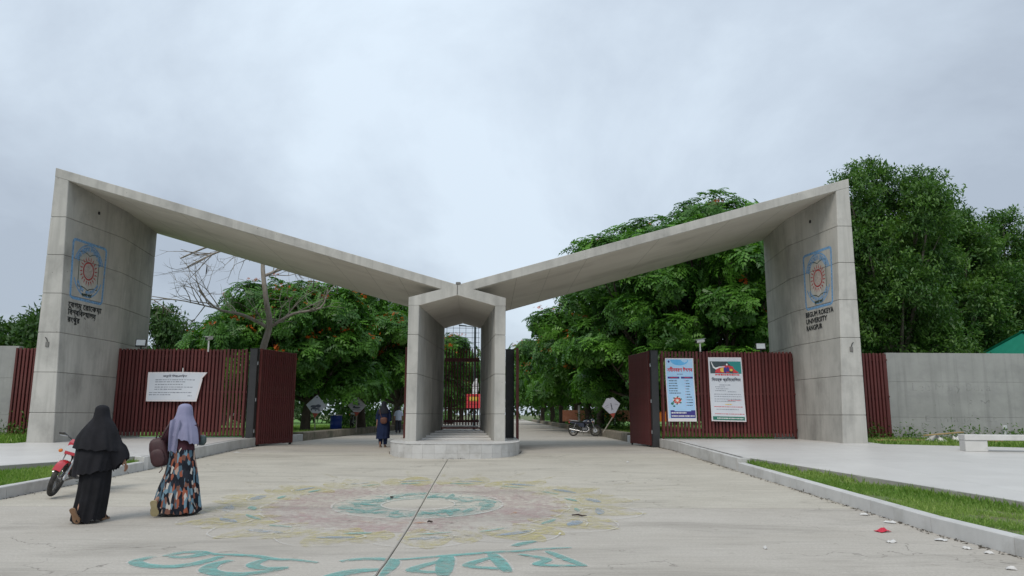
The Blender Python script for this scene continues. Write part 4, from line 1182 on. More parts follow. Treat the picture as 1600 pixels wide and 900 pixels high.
def crown_points(lobes, n, g, shell=.33, low=-.75):
    L_ = np.array(lobes)                                     # x y z rx rz
    wgt = L_[:, 3] ** 1.3 * L_[:, 4] ** .7; wgt /= wgt.sum()
    idx = g.choice(len(L_), n, p=wgt)
    d = unit(g.normal(size=(n, 3))); d[:, 2] = np.where(d[:, 2] < low, -d[:, 2], d[:, 2])
    r = g.random(n) ** shell * (1 + .22 * g.normal(size=n) * .6)
    c = L_[idx]
    p = c[:, :3] + d * r[:, None] * c[:, [3, 3, 4]]
    nrm = unit(d / c[:, [3, 3, 4]] * c[:, 3:4] + np.array([0, 0, .45]))
    return p, nrm, idx
def flame_crown(name, lobes, ncl, per, seed, scale=(.38, .66), m='leaf_flame'):
    g = np.random.default_rng(seed)
    p, nrm, idx = crown_points(lobes, ncl, g)
    e1 = unit(np.cross(nrm, np.array([.3, .2, 1.0]) + 0 * nrm)); e2 = np.cross(nrm, e1)
    a = (np.arange(per)[None, :] / per + g.random((ncl, 1))) * 2 * np.pi + g.normal(size=(ncl, per)) * .25
    el = g.uniform(-.35, .55, (ncl, per))
    D = np.cos(el)[..., None] * (np.cos(a)[..., None] * e1[:, None] + np.sin(a)[..., None] * e2[:, None]) + np.sin(el)[..., None] * nrm[:, None]
    D[..., 2] -= .12
    P = np.repeat(p[:, None], per, 1) + g.normal(size=(ncl, per, 3)) * .07
    U = np.repeat(nrm[:, None], per, 1) + np.array([0, 0, .6])
    ct = np.clip(g.beta(1.2, 2.6, ncl), 0, 1)
    T = np.clip(ct[:, None] + g.normal(size=(ncl, per)) * .13, 0, 1)
    S = g.uniform(*scale, (ncl, per))
    return foliage_mesh(name, P.reshape(-1, 3), D.reshape(-1, 3), U.reshape(-1, 3), S.ravel(), T.ravel(), FROND, M[m]), p, nrm
def broad_crown(name, lobes, ncl, per, seed, size=(.15, .30), m='leaf_broad', droop=.35, low=-.75):
    g = np.random.default_rng(seed)
    p, nrm, idx = crown_points(lobes, ncl, g, shell=.3, low=low)
    P = p[:, None] + g.normal(size=(ncl, per, 3)) * np.array([.16, .16, .11]) * size[1] / .26
    D = unit((g.normal(size=(ncl * per, 3)) + np.repeat(nrm, per, 0) * .5 - np.array([0, 0, droop])))
    U = unit(g.normal(size=(ncl * per, 3)) * .45 + np.array([0, 0, 1.0]) + np.repeat(nrm, per, 0) * .4)
    T = np.clip(np.repeat(g.beta(1.3, 2.4, ncl), per) + g.normal(size=ncl * per) * .12, 0, 1)
    S = g.uniform(*size, ncl * per)
    return foliage_mesh(name, P.reshape(-1, 3), D, U, S, T, LEAF, M[m]), p, nrm
def bez(a, b, sag, n=6):
    a, b = Vector(a), Vector(b); m = (a + b) / 2 + Vector((0, 0, sag))
    return [(1 - t) ** 2 * a + 2 * t * (1 - t) * m + t * t * b for t in np.linspace(0, 1, n)]
def trunk_mesh(name, lobes, fork, r0, m, lean=(0, 0), sub=2, seed=1, n=9):
    g = random.Random(seed); mb = MB()
    top = Vector((lean[0], lean[1], fork))
    mid = Vector((lean[0] * .35 + g.uniform(-.08, .08), lean[1] * .35, fork * .5))
    mb.tube([(0, 0, -.3), (0, 0, .05), mid, top], [r0 * 1.45, r0 * 1.15, r0 * .9, r0 * .8], n)
    for lo in lobes:
        c = Vector(lo[:3]); r1 = r0 * .42
        st = top - Vector((0, 0, g.uniform(0, fork * .2)))
        path = bez(st, c, -abs((c - top).length) * .10 + g.uniform(-.2, .2), 7)
        mb.tube(path, [lerp(r1 * 1.3, r1 * .35, i / 6) for i in range(7)], 6)
        for k in range(sub):
            d = Vector((g.gauss(0, 1), g.gauss(0, 1), g.gauss(.3, .7))).normalized()
            e = c + Vector((d.x * lo[3], d.y * lo[3], d.z * lo[4])) * .85
            mb.tube(bez(path[4], e, -.1, 5), [r1 * .38, r1 * .32, r1 * .26, r1 * .18, r1 * .08], 5)
    return mb.mesh(name, m, smooth=60)
def flowers_mesh(name, p, nrm, n, seed, zmin=.0):
    g = np.random.default_rng(seed)
    ok_ = np.where((nrm[:, 2] > .35) & (p[:, 2] > zmin))[0]
    ch = g.choice(ok_, min(n, len(ok_)), replace=False); per = 9
    P = np.repeat(p[ch] + nrm[ch] * .22, per, 0) + g.normal(size=(len(ch) * per, 3)) * np.array([.20, .20, .09])
    U = unit(g.normal(size=P.shape) * .5 + np.array([0, 0, 1.])); D = unit(g.normal(size=P.shape))
    return foliage_mesh(name, P, D, U, g.uniform(.07, .13, len(P)), g.random(len(P)), PETAL, M['flower'])

def make_tree(name, crown_me, trunk_me, flower_me=None):
    o = empty(name); link('trunk', trunk_me, o); link('crown', crown_me, o)
    if flower_me: link('blossom', flower_me, o)
    return o
def flame_lobes(seed, rad, z0, z1, n):
    g = random.Random(seed); o = [(0, 0, z1 - 1.0, rad * .55, 1.2)]
    for k in range(n):
        q = 2 * math.pi * k / n + g.uniform(-.3, .3); t = g.random(); rr = rad * lerp(.55, .8, g.random()); z = lerp(z0 + 1.0, z1 - 1.3, (k * .618) % 1)
        o.append((rr * math.cos(q), rr * math.sin(q), z, rad * g.uniform(.34, .46), g.uniform(.85, 1.3)))
    return o
FL = []
for sd_, rad, z0, z1, n, ncl in ((3, 4.0, 1.7, 8.0, 10, 620), (8, 4.4, 1.5, 8.3, 11, 680), (21, 4.7, 1.0, 11.2, 17, 900)):
    lb = flame_lobes(sd_, rad, z0, z1, n)
    cm, p, nn_ = flame_crown('flame_tree_crown', lb, ncl, 13, sd_)
    FL.append((cm, trunk_mesh('flame_tree_trunk', lb, 1.9, .26, M['bark_dark'], (.2, .1), 2, sd_), flowers_mesh('flame_tree_blossom', p, nn_, 64 if z1 < 9 else 8, sd_, z0 + 2.2)))
def tall_lobes(seed, rad, z0, z1, n):
    g = random.Random(seed); o = []
    for k in range(n):
        t = k / (n - 1); q = k * 2.4 + g.uniform(-.4, .4); env = rad * (.62 + .42 * math.sin(math.pi * min(1, t * .8 + .1)))
        rr = env * g.uniform(.38, .66) * (0.45 if t > .95 else 1)
        o.append((rr * math.cos(q), rr * math.sin(q), lerp(z0 + 1, z1 - 1.2, t), rad * g.uniform(.36, .50), g.uniform(1.1, 1.6)))
    return o
BT = []
for sd_, rad, z0, z1, n, ncl in ((5, 4.2, 2.2, 13.4, 20, 2900), (17, 4.5, 2.0, 13.0, 20, 2900)):
    lb = tall_lobes(sd_, rad, z0, z1, n)
    cm, p, nn_ = broad_crown('broadleaf_crown', lb, ncl, 25, sd_)
    BT.append((cm, trunk_mesh('broadleaf_trunk', lb, 3.4, .30, M['bark'], (.1, .1), 1, sd_)))
lb = flame_lobes(31, 4.6, 2.5, 9.5, 8)
cm, p, nn_ = broad_crown('far_crown', lb, 700, 14, 31, (.38, .62), 'leaf_far')
FT_ = (cm, trunk_mesh('far_trunk', lb, 2.6, .26, M['bark_dark'], (0, 0), 1, 31))

def gz(y): return zg(y) + .22
def place(kind, x, y, s, rz, label, group, cat='tree'):
    if kind[0] == 'F': d = FL[int(kind[1])]; nm = 'flame_tree'
    elif kind[0] == 'B': d = BT[int(kind[1])]; nm = 'broadleaf_tree'
    else: d = FT_; nm = 'far_tree'
    o = make_tree(nm, *d); o.location = (x, y, gz(y)); o.rotation_euler = (0, 0, rz)
    o.scale = (s, s, s) if not isinstance(s, tuple) else s
    tag(o, label, cat, group); return o
GL, GR = 'flowering trees left of the road', 'feathery trees right of the road'
place('F0', -11.3, 41.5, 1.0, .3, 'orange-flowered feathery tree behind the first diamond sign, dark trunk on the lawn', GL)
place('F1', -9.3, 47.0, (1.0, 1.0, 1.06), 2.0, 'orange-flowered feathery tree rising behind the blue drum', GL)
place('F1', -13.4, 39.5, (.84, .84, .93), 4.0, 'feathery tree behind the left black post and the bare grey tree', GL)
place('F0', -17.6, 44.0, (.66, .66, .62), 1.1, 'low feathery tree showing just above the middle of the left slat fence', GL)
for k, (x, y, s) in enumerate(((-8.6, 56, 1.02), (-8.3, 66, 1.0), (-8.0, 78, 1.05), (-7.6, 94, 1.1), (-7.5, 112, 1.1))):
    place('F%d' % (k % 2), x, y, s, k * 1.3, ('third', 'fourth', 'fifth', 'sixth', 'last')[k] + ' feathery tree back from the gate in the row along the left roadside', GL)
place('F2', 7.2, 40.5, (.95, .95, .95), .9, 'tall feathery tree behind the right gate leaf, topping the right beam', GR)
place('F2', 10.9, 38.5, (1.0, 1.0, 1.08), 2.9, 'tall feathery tree behind the two posters, with a leaning trunk', GR)
place('F1', 5.6, 48.0, (.95, .95, .98), 5.1, 'drooping feathery tree above the parked dark motorcycle', GR)
place('F0', 5.6, 55.0, 1.02, 3.3, 'drooping feathery tree behind the one above the motorcycle', GR)
for k, (x, y, s) in enumerate(((5.4, 64, 1.1), (5.0, 75, 1.1), (4.8, 88, 1.15), (4.2, 104, 1.2))):
    place('F%d' % ((k + 1) % 2), x, y, s, k * 1.7, ('fourth', 'fifth', 'sixth', 'last')[k] + ' feathery tree back from the gate in the row along the right roadside', GR)
place('F2', 8.8, 47.0, (1.05, 1.05, 1.16), 4.1, 'tall feathery tree between the two that top the right beam, farther back', GR)
GBG = 'tall dark trees behind the right wall'
place('F2', 14.6, 47, 1.1, 5.0, 'dark feathery tree far behind the right fence, left of the right pillar', GR)
place('B0', 18.9, 36.5, (.86, .86, 1.02), .5, 'tallest dark broadleaf tree, rising right beside the right pillar', GBG)
place('B1', 25.4, 43.5, (1.0, 1.0, 1.01), 4.4, 'dark broadleaf tree second from the right pillar', GBG)
place('B0', 30.6, 46.0, (1.0, 1.0, .99), 3.0, 'dark broadleaf tree behind the green metal roof', GBG)
place('B1', 22.0, 48.0, (.9, .9, .92), 1.0, 'dark broadleaf tree in the gap behind the tallest tree', GBG)
place('B0', 37.0, 50.0, 1.0, 1.9, 'dark broadleaf tree at the right picture edge', GBG)
GFL = 'distant trees beyond the left wall'
place('D', -41.5, 62, (.95, .95, .86), 0.4, 'distant round tree at the left picture edge, lower of two', GFL)
place('D', -36.8, 60, (.80, .80, .98), 2.0, 'distant tree just left of the left pillar', GFL)
place('D', -28.6, 60, (.72, .72, .96), 3.2, 'distant tree just right of the left pillar, above the floodlight', GFL)
place('D', -23.6, 62, (.8, .8, .80), 5.2, 'distant low tree between the floodlight and the flowering trees', GFL)
# far wood closing the end of the road: one mass
g = np.random.default_rng(77)
lb = [(x, y + g.uniform(-6, 6), 4 + g.uniform(0, 4), g.uniform(6, 9), g.uniform(5, 8)) for x in range(-150, 170, 9) for y in (165,)]
cm, _, _ = broad_crown('far_wood', lb, 2400, 14, 78, (1.0, 1.9), 'leaf_far')
tag(link('far_wood', cm), 'far-off wood closing the view at the end of the road', 'wood', kind='stuff')
lb = [(x, 74 + g.uniform(-5, 5), 2.6 + g.uniform(0, 1.5), g.uniform(3, 5), g.uniform(2.4, 3.6)) for x in list(range(-75, -13, 5)) + list(range(13, 75, 5))]
cm, _, _ = broad_crown('shrubbery', lb, 1700, 14, 79, (.5, .9), 'leaf_far', low=-1)
tag(link('shrubbery', cm), 'dense far shrubbery behind the tree rows', 'shrubbery', kind='stuff')
lb = [(x, y, .9 + g.uniform(0, .5), g.uniform(1.0, 1.5), g.uniform(.7, 1.2)) for y in range(48, 125, 4) for x in (-10.6 + g.uniform(-.6, .6), 6.6 + g.uniform(-.6, .6))]
cm, _, _ = broad_crown('hedge', lb, 1500, 14, 80, (.16, .3), 'leaf_broad', low=-1)
tag(link('hedge', cm), 'low dark hedge and undergrowth beneath the tree rows', 'hedge', kind='stuff')

# bare grey tree by the left post
bt = empty('bare_tree', (-10.35, 31.2, gz(31))); tag(bt, 'bare pale grey tree with leafless branches behind the left black post', 'tree')
mb = MB(); g = random.Random(4)
def limb(pts, r0, r1, n=7): mb.tube(smooth_path3(pts), [lerp(r0, r1, i / (4 * (len(pts) - 1))) for i in range(4 * (len(pts) - 1) + 1)], n)
def smooth_path3(p, n=4):
    P = [Vector(q) for q in p]; o = []
    for i in range(len(P) - 1):
        a, b, c, d = P[max(i - 1, 0)], P[i], P[i + 1], P[min(i + 2, len(P) - 1)]
        for k in range(n):
            t = k / n; o.append(.5 * ((2 * b) + (c - a) * t + (2 * a - 5 * b + 4 * c - d) * t * t + (3 * b - a - 3 * c + d) * t ** 3))
    o.append(P[-1]); return o
TR = [(0, 0, -.2), (.05, 0, 1.5), (-.10, .05, 3.3), (.16, 0, 4.6), (0, -.1, 5.6), (-.26, 0, 7.0), (-.30, .1, 7.9), (-.40, .1, 8.2)]
limb(TR, .19, .05, 9)
mb_trunk = mb; mb = MB()
def twigs(a, d, ln, r, depth):
    if depth == 0 or r < .004 or a[2] > 7.5 - max(0, a[0]) * .55 and d[2] > 0: return
    a = Vector(a); d = Vector(d).normalized(); pts = [a]; p = a.copy(); dd = d.copy()
    for k in range(3):
        dd = (dd + Vector((g.gauss(0, .22), g.gauss(0, .22), g.gauss(.02, .16)))).normalized(); p = p + dd * ln / 3; pts.append(p.copy())
    mb.tube(pts, [r, r * .8, r * .6, r * .4], 4 if r < .03 else 6)
    for k in range(3 if depth > 1 else 2):
        q = pts[g.choice((1, 2, 3))]; nd = (dd + Vector((g.gauss(0, .7), g.gauss(0, .6), g.gauss(.0, .55)))).normalized()
        twigs(q, nd, ln * g.uniform(.5, .78), r * .5, depth - 1)
for (pts, r0, r1) in (([(-.30, .1, 7.6), (-1.2, .2, 8.0), (-2.2, 0, 7.75), (-3.4, -.2, 7.05)], .075, .03), ([(-.32, .1, 7.7), (-1.4, .4, 8.2), (-2.6, .3, 8.1), (-3.9, .2, 7.5)], .07, .03),
                      ([(.1, 0, 4.5), (-.9, -.2, 5.0), (-2.1, 0, 5.3), (-3.0, .2, 6.1)], .09, .03), ([(.16, 0, 4.5), (1.1, .1, 5.1), (2.2, .3, 5.4), (2.5, .2, 6.2)], .08, .025), ([(-.2, 0, 6.7), (.6, .2, 7.1), (1.2, .1, 7.3)], .07, .04), ([(-2.1, 0, 5.3), (-4.0, .1, 5.7), (-5.6, 0, 5.6)], .035, .012)):
    limb(pts, r0, r1, 6)
    for k in range(8):
        i = g.randrange(1, len(pts)); a = Vector(pts[i - 1]).lerp(Vector(pts[i]), g.random()); d = Vector(pts[-1]) - Vector(pts[0])
        twigs(a, d.normalized() + Vector((g.gauss(0, .5), g.gauss(0, .4), g.gauss(.0, .6))), g.uniform(.8, 1.7), .026, 3)
twigs((1.2, .1, 7.3), (1, 0, .3), 1.3, .03, 4); twigs((1.2, .1, 7.3), (.8, 0, -.7), 1.5, .03, 4); twigs((2.5, .2, 6.2), (.5, 0, .8), 1.2, .02, 3)
mb_trunk.build('trunk', M['bark_pale'], bt, smooth=60); mb.build('branches', M['bark_pale'], bt, smooth=60)
# a few hanging seed pods
for (x, y, z) in ((-1.55, .1, 8.1), (-2.7, .1, 7.2), (-4.4, .1, 5.5), (-.9, .2, 7.8), (1.9, .1, 6.6), (2.9, .2, 6.4)):
    MB().tube([(x, y, z), (x + .01, y, z - .25), (x - .02, y, z - .42)], [.012, .03, .01], 5).build('seed_pod', M['twig'], bt)

# ---------------------------------------------------------------- grass and weeds
BLADE = (np.array([(0, .5, 0), (0, -.5, 0), (.62, -.28, .12), (.62, .28, .12), (1.0, 0, .05)]) * np.array([1, .11, 1]), None)
def grass(name, poly, n, dz, hgt, seed, label, m='grass', dens=None):
    g = np.random.default_rng(seed)
    x0, x1 = min(p[0] for p in poly), max(p[0] for p in poly); y0, y1 = min(p[1] for p in poly), max(p[1] for p in poly)
    P = []
    while len(P) < n:
        x, y = g.uniform(x0, x1), g.uniform(y0, y1)
        if inside((x, y), poly) and (dens is None or g.random() < dens(x, y)): P.append((x, y, zg(y) + dz))
    P = np.array(P)
    D = unit(g.normal(size=(n, 3)) * np.array([.55, .55, .1]) + np.array([0, 0, .9])); U = unit(g.normal(size=(n, 3)))
    T = np.clip(g.normal(.45, .25, n) + .25 * np.sin(P[:, 0] * 2.1 + P[:, 1] * 1.3), 0, 1)
    hh = hgt[0] + (hgt[1] - hgt[0]) * g.random(n) ** 2
    if len(hgt) > 2: hh *= np.array([hgt[2](p[0], p[1]) for p in P])
    t = (BLADE[0], np.array([(0, 1, 2, 3)]))
    V = np.array([(0, .07, 0), (0, -.07, 0), (.6, -.05, .05), (1.0, 0, .22), (.6, .05, .05)])
    me = foliage_mesh(name, P, D, U, hh, T, (V, np.array([(0, 1, 2, 3, 4)])), M[m])
    return tag(link(name, me), label, 'grass', kind='stuff')
def edge_h(x, y):       # taller along the pavement
    e_ = 7.20 + (10.75 - y) * .2126 if y < 10.75 else 5.72 + (18.2 - y) * .1988
    return 1.0 + 1.1 * max(0, 1 - abs(e_ - x) / .45)
near_r = [p for p in [(5.76, 3.5), (5.60, 18.2), (5.72, 18.2), (7.17, 10.75), (8.6, 4.0)]]
grass('grass', near_r, 42000, .17, (.03, .085, edge_h), 1, 'short green grass in the strip along the right kerb', dens=lambda x, y: .10 + .90 * (math.sin(x * 3.1 + .4 * math.sin(y * 5)) * math.sin(y * 1.7 + x) + .5 * math.sin(y * 4.3 + x * 6) > -.50))
near_l = [(-8.80, 9), (-8.80, 18.1), (-8.97, 18.2), (-14.6, 9)]
grass('grass', near_l, 42000, .17, (.04, .12), 2, 'green grass in the strip along the left kerb')
grass('grass', [(11.6, 23.8), (13.7, 23.0), (22, 19.2), (26, 27.0), (11.6, 27.2)], 26000, .26, (.08, .22), 3, 'rough grass between the right pavement and the grey wall')
grass('grass', [(-15.0, 23.0), (-22.0, 21.9), (-26, 27.0), (-15.0, 27.4)], 16000, .27, (.10, .30), 4, 'rough grass in front of the left grey wall')
grass('grass', [(-9.8, 33), (-16, 33), (-16, 60), (-9.6, 60)], 14000, .24, (.08, .18), 5, 'lawn grass under the left trees')
grass('grass', [(5.8, 33.5), (12, 33.5), (12, 60), (5.4, 60)], 14000, .24, (.08, .18), 6, 'lawn grass under the right trees')
def weeds(name, pts, per, size, seed, label, spread=.18, hgt=.5):
    g = np.random.default_rng(seed); P = []
    for (x, y, dz) in pts:
        for k in range(per): P.append((x + g.normal() * spread, y + g.normal() * spread * .6, zg(y) + dz + abs(g.normal()) * hgt * .5))
    P = np.array(P); n = len(P)
    D = unit(g.normal(size=(n, 3)) + np.array([0, 0, .15])); U = unit(g.normal(size=(n, 3)) * .5 + np.array([0, 0, 1]))
    return tag(link(name, foliage_mesh(name, P, D, U, g.uniform(*size, n), g.random(n), LEAF, M[m_w])), label, 'weeds', kind='stuff')
m_w = 'weed'
g = random.Random(9)
weeds('weeds', [gate_to_world(14.0 + 11 * g.random() ** 1.1, 3.3 + g.uniform(-.5, .2), 0)[:2] + (.26,) for k in range(75)], 26, (.07, .16), 4, 'leafy weeds along the foot of the right grey wall')
weeds('weeds', [gate_to_world(-13.3 - 8 * g.random(), 3.4 + g.uniform(-.9, .2), 0)[:2] + (.27,) for k in range(55)], 26, (.08, .18), 5, 'leafy weeds along the foot of the left grey wall', hgt=.7)
weeds('weeds', [(-9.15 - g.random() * .5, 18.0 - g.random() * .5, .17) for k in range(9)], 24, (.05, .11), 6, 'leafy weed tuft at the tip of the left grass strip', spread=.10, hgt=.4)

# ---------------------------------------------------------------- people
def skin_body(name, joints, m, parent, levels=1):
    """one continuous body surface grown over a jointed skeleton: {name: (pos, radius, parent)}; the first joint is the root"""
    keys = list(joints); idx = {k: i for i, k in enumerate(keys)}
    me = bpy.data.meshes.new(name + '_skeleton')
    me.from_pydata([joints[k][0] for k in keys], [(idx[k], idx[joints[k][2]]) for k in keys if joints[k][2]], [])
    o = bpy.data.objects.new(name, me); COL.objects.link(o)
    md = o.modifiers.new('skin', 'SKIN')
    if not me.skin_vertices: me.attributes
    sv = me.skin_vertices[0].data if me.skin_vertices else None
    if sv is None:
        bm = bmesh.new(); bm.from_mesh(me); bm.verts.layers.skin.verify(); bm.to_mesh(me); bm.free(); sv = me.skin_vertices[0].data
    for k in keys:
        r = joints[k][1]; r = (r, r) if not hasattr(r, '__len__') else r
        sv[idx[k]].radius = r
    sv[0].use_root = True
    md.use_smooth_shade = True
    sb = o.modifiers.new('sub', 'SUBSURF'); sb.levels = levels; sb.render_levels = levels
    dg = bpy.context.evaluated_depsgraph_get()
    me2 = bpy.data.meshes.new_from_object(o.evaluated_get(dg))
    bpy.data.objects.remove(o); bpy.data.meshes.remove(me)
    me2.name = name; me2.materials.clear(); me2.materials.append(m)
    return link(name, me2, parent)
def hand(j, wrist, d, side, spread, sd, curl=.5, s=1.0):
    """palm and five bent fingers continuing the arm at `wrist`, pointing along d"""
    d = Vector(d).normalized(); side = Vector(side).normalized(); nrm = d.cross(side).normalized()
    w = Vector(j[wrist][0])
    pc = w + d * .045 * s; j[sd + 'palm'] = (pc, (.030 * s, .016 * s), wrist)
    pe = w + d * .085 * s; j[sd + 'palm2'] = (pe, (.034 * s, .013 * s), sd + 'palm')
    for k, (off, ln) in enumerate(((-.03, .066), (-.01, .076), (.011, .071), (.030, .055))):
        a = pe + side * off * s + d * .018 * s; b_ = a + (d * .8 - nrm * curl * .4).normalized() * ln * .5 * s; c = b_ + (d * .7 - nrm * curl).normalized() * ln * .5 * s
        n_ = sd + 'finger%d' % k
        j[n_ + 'a'] = (a, .0088 * s, sd + 'palm2'); j[n_ + 'b'] = (b_, .008 * s, n_ + 'a'); j[n_ + 'c'] = (c, .0068 * s, n_ + 'b')
    t0 = w + d * .03 * s - side * .034 * s; t1 = t0 + (d * .7 - side * .6).normalized() * .035 * s; t2 = t1 + (d * .95 - side * .1 - nrm * .2).normalized() * .03 * s
    j[sd + 'thumba'] = (t0, .011 * s, sd + 'palm'); j[sd + 'thumbb'] = (t1, .0095 * s, sd + 'thumba'); j[sd + 'thumbc'] = (t2, .0075 * s, sd + 'thumbb')
def base_body(arm_r, arm_l, leg_r, leg_l, hand_r=((.1, .1, -1), (0, 1, 0)), hand_l=((0, .3, -1), (0, 1, 0)), head_dx=0.0):
    j = {}
    j['pelvis'] = ((0, 0, .86), (.125, .095), None); j['waist'] = ((0, .0, 1.02), (.105, .08), 'pelvis'); j['chest'] = ((0, .0, 1.19), (.125, .09), 'waist'); j['collar'] = ((0, 0, 1.30), (.085, .065), 'chest')
    j['neck'] = ((head_dx * .3, .01, 1.365), .045, 'collar'); j['jaw'] = ((head_dx * .8, .035, 1.43), (.062, .068), 'neck'); j['head'] = ((head_dx, .03, 1.50), (.076, .09), 'jaw'); j['crown'] = ((head_dx, .015, 1.555), (.055, .065), 'head')
    j['nose'] = ((head_dx, .135, 1.475), .012, 'head'); j['chin'] = ((head_dx, .10, 1.405), .022, 'jaw')
    for sd, a, sx in (('r_', arm_r, 1), ('l_', arm_l, -1)):
        j[sd + 'shoulder'] = ((sx * .155, 0, 1.285), .052, 'collar'); j[sd + 'elbow'] = (a[0], .037, sd + 'shoulder'); j[sd + 'wrist'] = (a[1], .024, sd + 'elbow')
        h = hand_r if sx > 0 else hand_l
        hand(j, sd + 'wrist', h[0], h[1], 1, sd)
    for sd, l_, sx in (('r_', leg_r, 1), ('l_', leg_l, -1)):
        j[sd + 'hip'] = ((sx * .085, 0, .80), .085, 'pelvis'); j[sd + 'knee'] = (l_[0], .055, sd + 'hip'); j[sd + 'calf'] = (tuple((Vector(l_[0]) * .62 + Vector(l_[1]) * .38)), .05, sd + 'knee'); j[sd + 'ankle'] = (l_[1], .034, sd + 'calf'); j[sd + 'ball'] = (l_[2], (.036, .022), sd + 'ankle')
    return j
def cloth(name, rings, m, parent, n=64, folds=((7, .45, .4), (13, .40, 1.1), (21, .30, 2.0)), seed=0, cap0=False, cap1=False, thick=.006):
    """draped cloth: rings of (z, cx, cy, rx, ry, fold amplitude, tilt towards -x, tilt towards -y); smoothly interpolated"""
    RR = []
    K = len(rings)
    A = [np.array(list(r) + [0] * (8 - len(r)), float) for r in rings]
    for i in range(K - 1):
        a, b, c, d = A[max(i - 1, 0)], A[i], A[i + 1], A[min(i + 2, K - 1)]
        for k in range(4):
            t = k / 4; RR.append(.5 * ((2 * b) + (c - a) * t + (2 * a - 5 * b + 4 * c - d) * t * t + (3 * b - a - 3 * c + d) * t ** 3))
    RR.append(A[-1])
    loops = []
    for r in RR:
        z, cx, cy, rx, ry, amp, tx, ty = r; lp = []
        for k in range(n):
            q = 2 * math.pi * k / n
            f = sum(w_ * math.sin(fr * q + ph + seed + .6 * math.sin(z * 3 + fr)) for fr, w_, ph in folds)
            rr = 1 + amp * f
            lp.append((cx + rx * rr * math.cos(q), cy + ry * rr * math.sin(q), z + tx * math.cos(q) + ty * math.sin(q) + .22 * amp * f))
        loops.append(lp)
    mb = MB().loft(loops, cap0=cap0, cap1=cap1)
    o = mb.build(name, m, parent, smooth=180)
    return o
def shoe(name, toe, heel, m_sole, m_top, parent, w_=.085, up=(0, 0, 1)):
    """a sandal: shaped sole from heel to toe plus a strap"""
    t, h = Vector(toe), Vector(heel); d = (t - h); ln = d.length; d.normalize(); u = Vector(up); s_ = d.cross(u).normalized(); u = s_.cross(d)
    prof = [(0, .22), (.02, .5), (.07, .72), (.16, .80), (.28, .74), (.42, .66), (.56, .78), (.70, .97), (.80, 1.0), (.90, .84), (.96, .58), (.99, .34), (1.0, .12)]
    lo = []
    for a, wd in prof:
        p = h + d * ln * a
        lo.append([p + s_ * w_ / 2 * wd + u * .0, p + s_ * w_ / 2 * wd + u * .022, p - s_ * w_ / 2 * wd + u * .022, p - s_ * w_ / 2 * wd])
    o = MB().loft(lo).build(name, m_sole, parent, smooth=40)
    MB().tube([h + d * ln * .62 + s_ * w_ * .48 + u * .02, h + d * ln * .60 + u * .065, h + d * ln * .62 - s_ * w_ * .48 + u * .02], .012, 6).build('strap', m_top, o, smooth=60)
    return o

# woman in black
pa = empty('person', (-5.80, 10.76, zg(10.7)), R(8)); tag(pa, 'person in a long layered black veil and gown walking away, right hand swinging out', 'person', 'people walking to the gate')
j = base_body(((.19, -.0, 1.04), (.335, .0, .845)), ((-.22, .02, 1.05), (-.16, .18, .98)), ((.07, .12, .45), (.06, .13, .09), (.07, .25, .035)), ((-.09, -.02, .46), (-.125, -.20, .20), (-.105, -.11, .04)),
              hand_r=((.25, .15, -1), (.2, 1, .1)), head_dx=-.03)
skin_body('body', j, M['skin'], pa)
cloth('gown', [(.86, -.03, 0, .195, .165, .03), (.72, -.03, 0, .20, .175, .05), (.55, -.03, 0, .20, .185, .07), (.38, -.035, -.01, .20, .19, .09), (.22, -.048, -.02, .202, .20, .11), (.10, -.060, -.03, .205, .205, .12), (.045, -.065, -.03, .207, .21, .12, .012, .02)], M['cloth_black2'], pa, seed=.5)
cloth('veil_lower', [(1.22, -.03, 0, .20, .15, .01), (1.05, -.04, 0, .26, .19, .03), (.90, -.05, -.01, .262, .20, .06), (.76, -.06, -.015, .255, .21, .09, .01), (.665, -.065, -.02, .25, .215, .10, .045)], M['cloth_black'], pa, seed=1.7)
cloth('sleeve', [(1.22, .08, .0, .12, .11, .01), (1.05, .145, .0, .13, .11, .03, .04), (.92, .215, .0, .125, .10, .05, .10), (.82, .275, .01, .105, .095, .07, .10), (.78, .295, .01, .095, .09, .08, .09)], M['cloth_black'], pa, n=40, seed=.3)
cloth('veil_upper', [(1.605, -.03, .02, .012, .012, 0), (1.596, -.03, .02, .05, .055, 0), (1.565, -.03, .02, .085, .095, .004), (1.50, -.028, .025, .098, .115, .006), (1.42, -.025, .02, .115, .128, .010), (1.34, -.022, .01, .175, .15, .015), (1.25, -.028, 0, .235, .178, .022), (1.14, -.035, -.005, .285, .205, .055), (1.03, -.025, -.01, .315, .225, .08), (.985, -.023, -.012, .322, .23, .09, -.02)], M['cloth_black'], pa, seed=2.4)
shoe('shoe', (-.12, -.225, .008), (-.185, -.305, .215), M['sole_brown'], M['black'], pa, .105, (.2, .9, .4))
shoe('shoe', (.075, .30, .012), (.055, .08, .012), M['sole_brown'], M['black'], pa, .09)

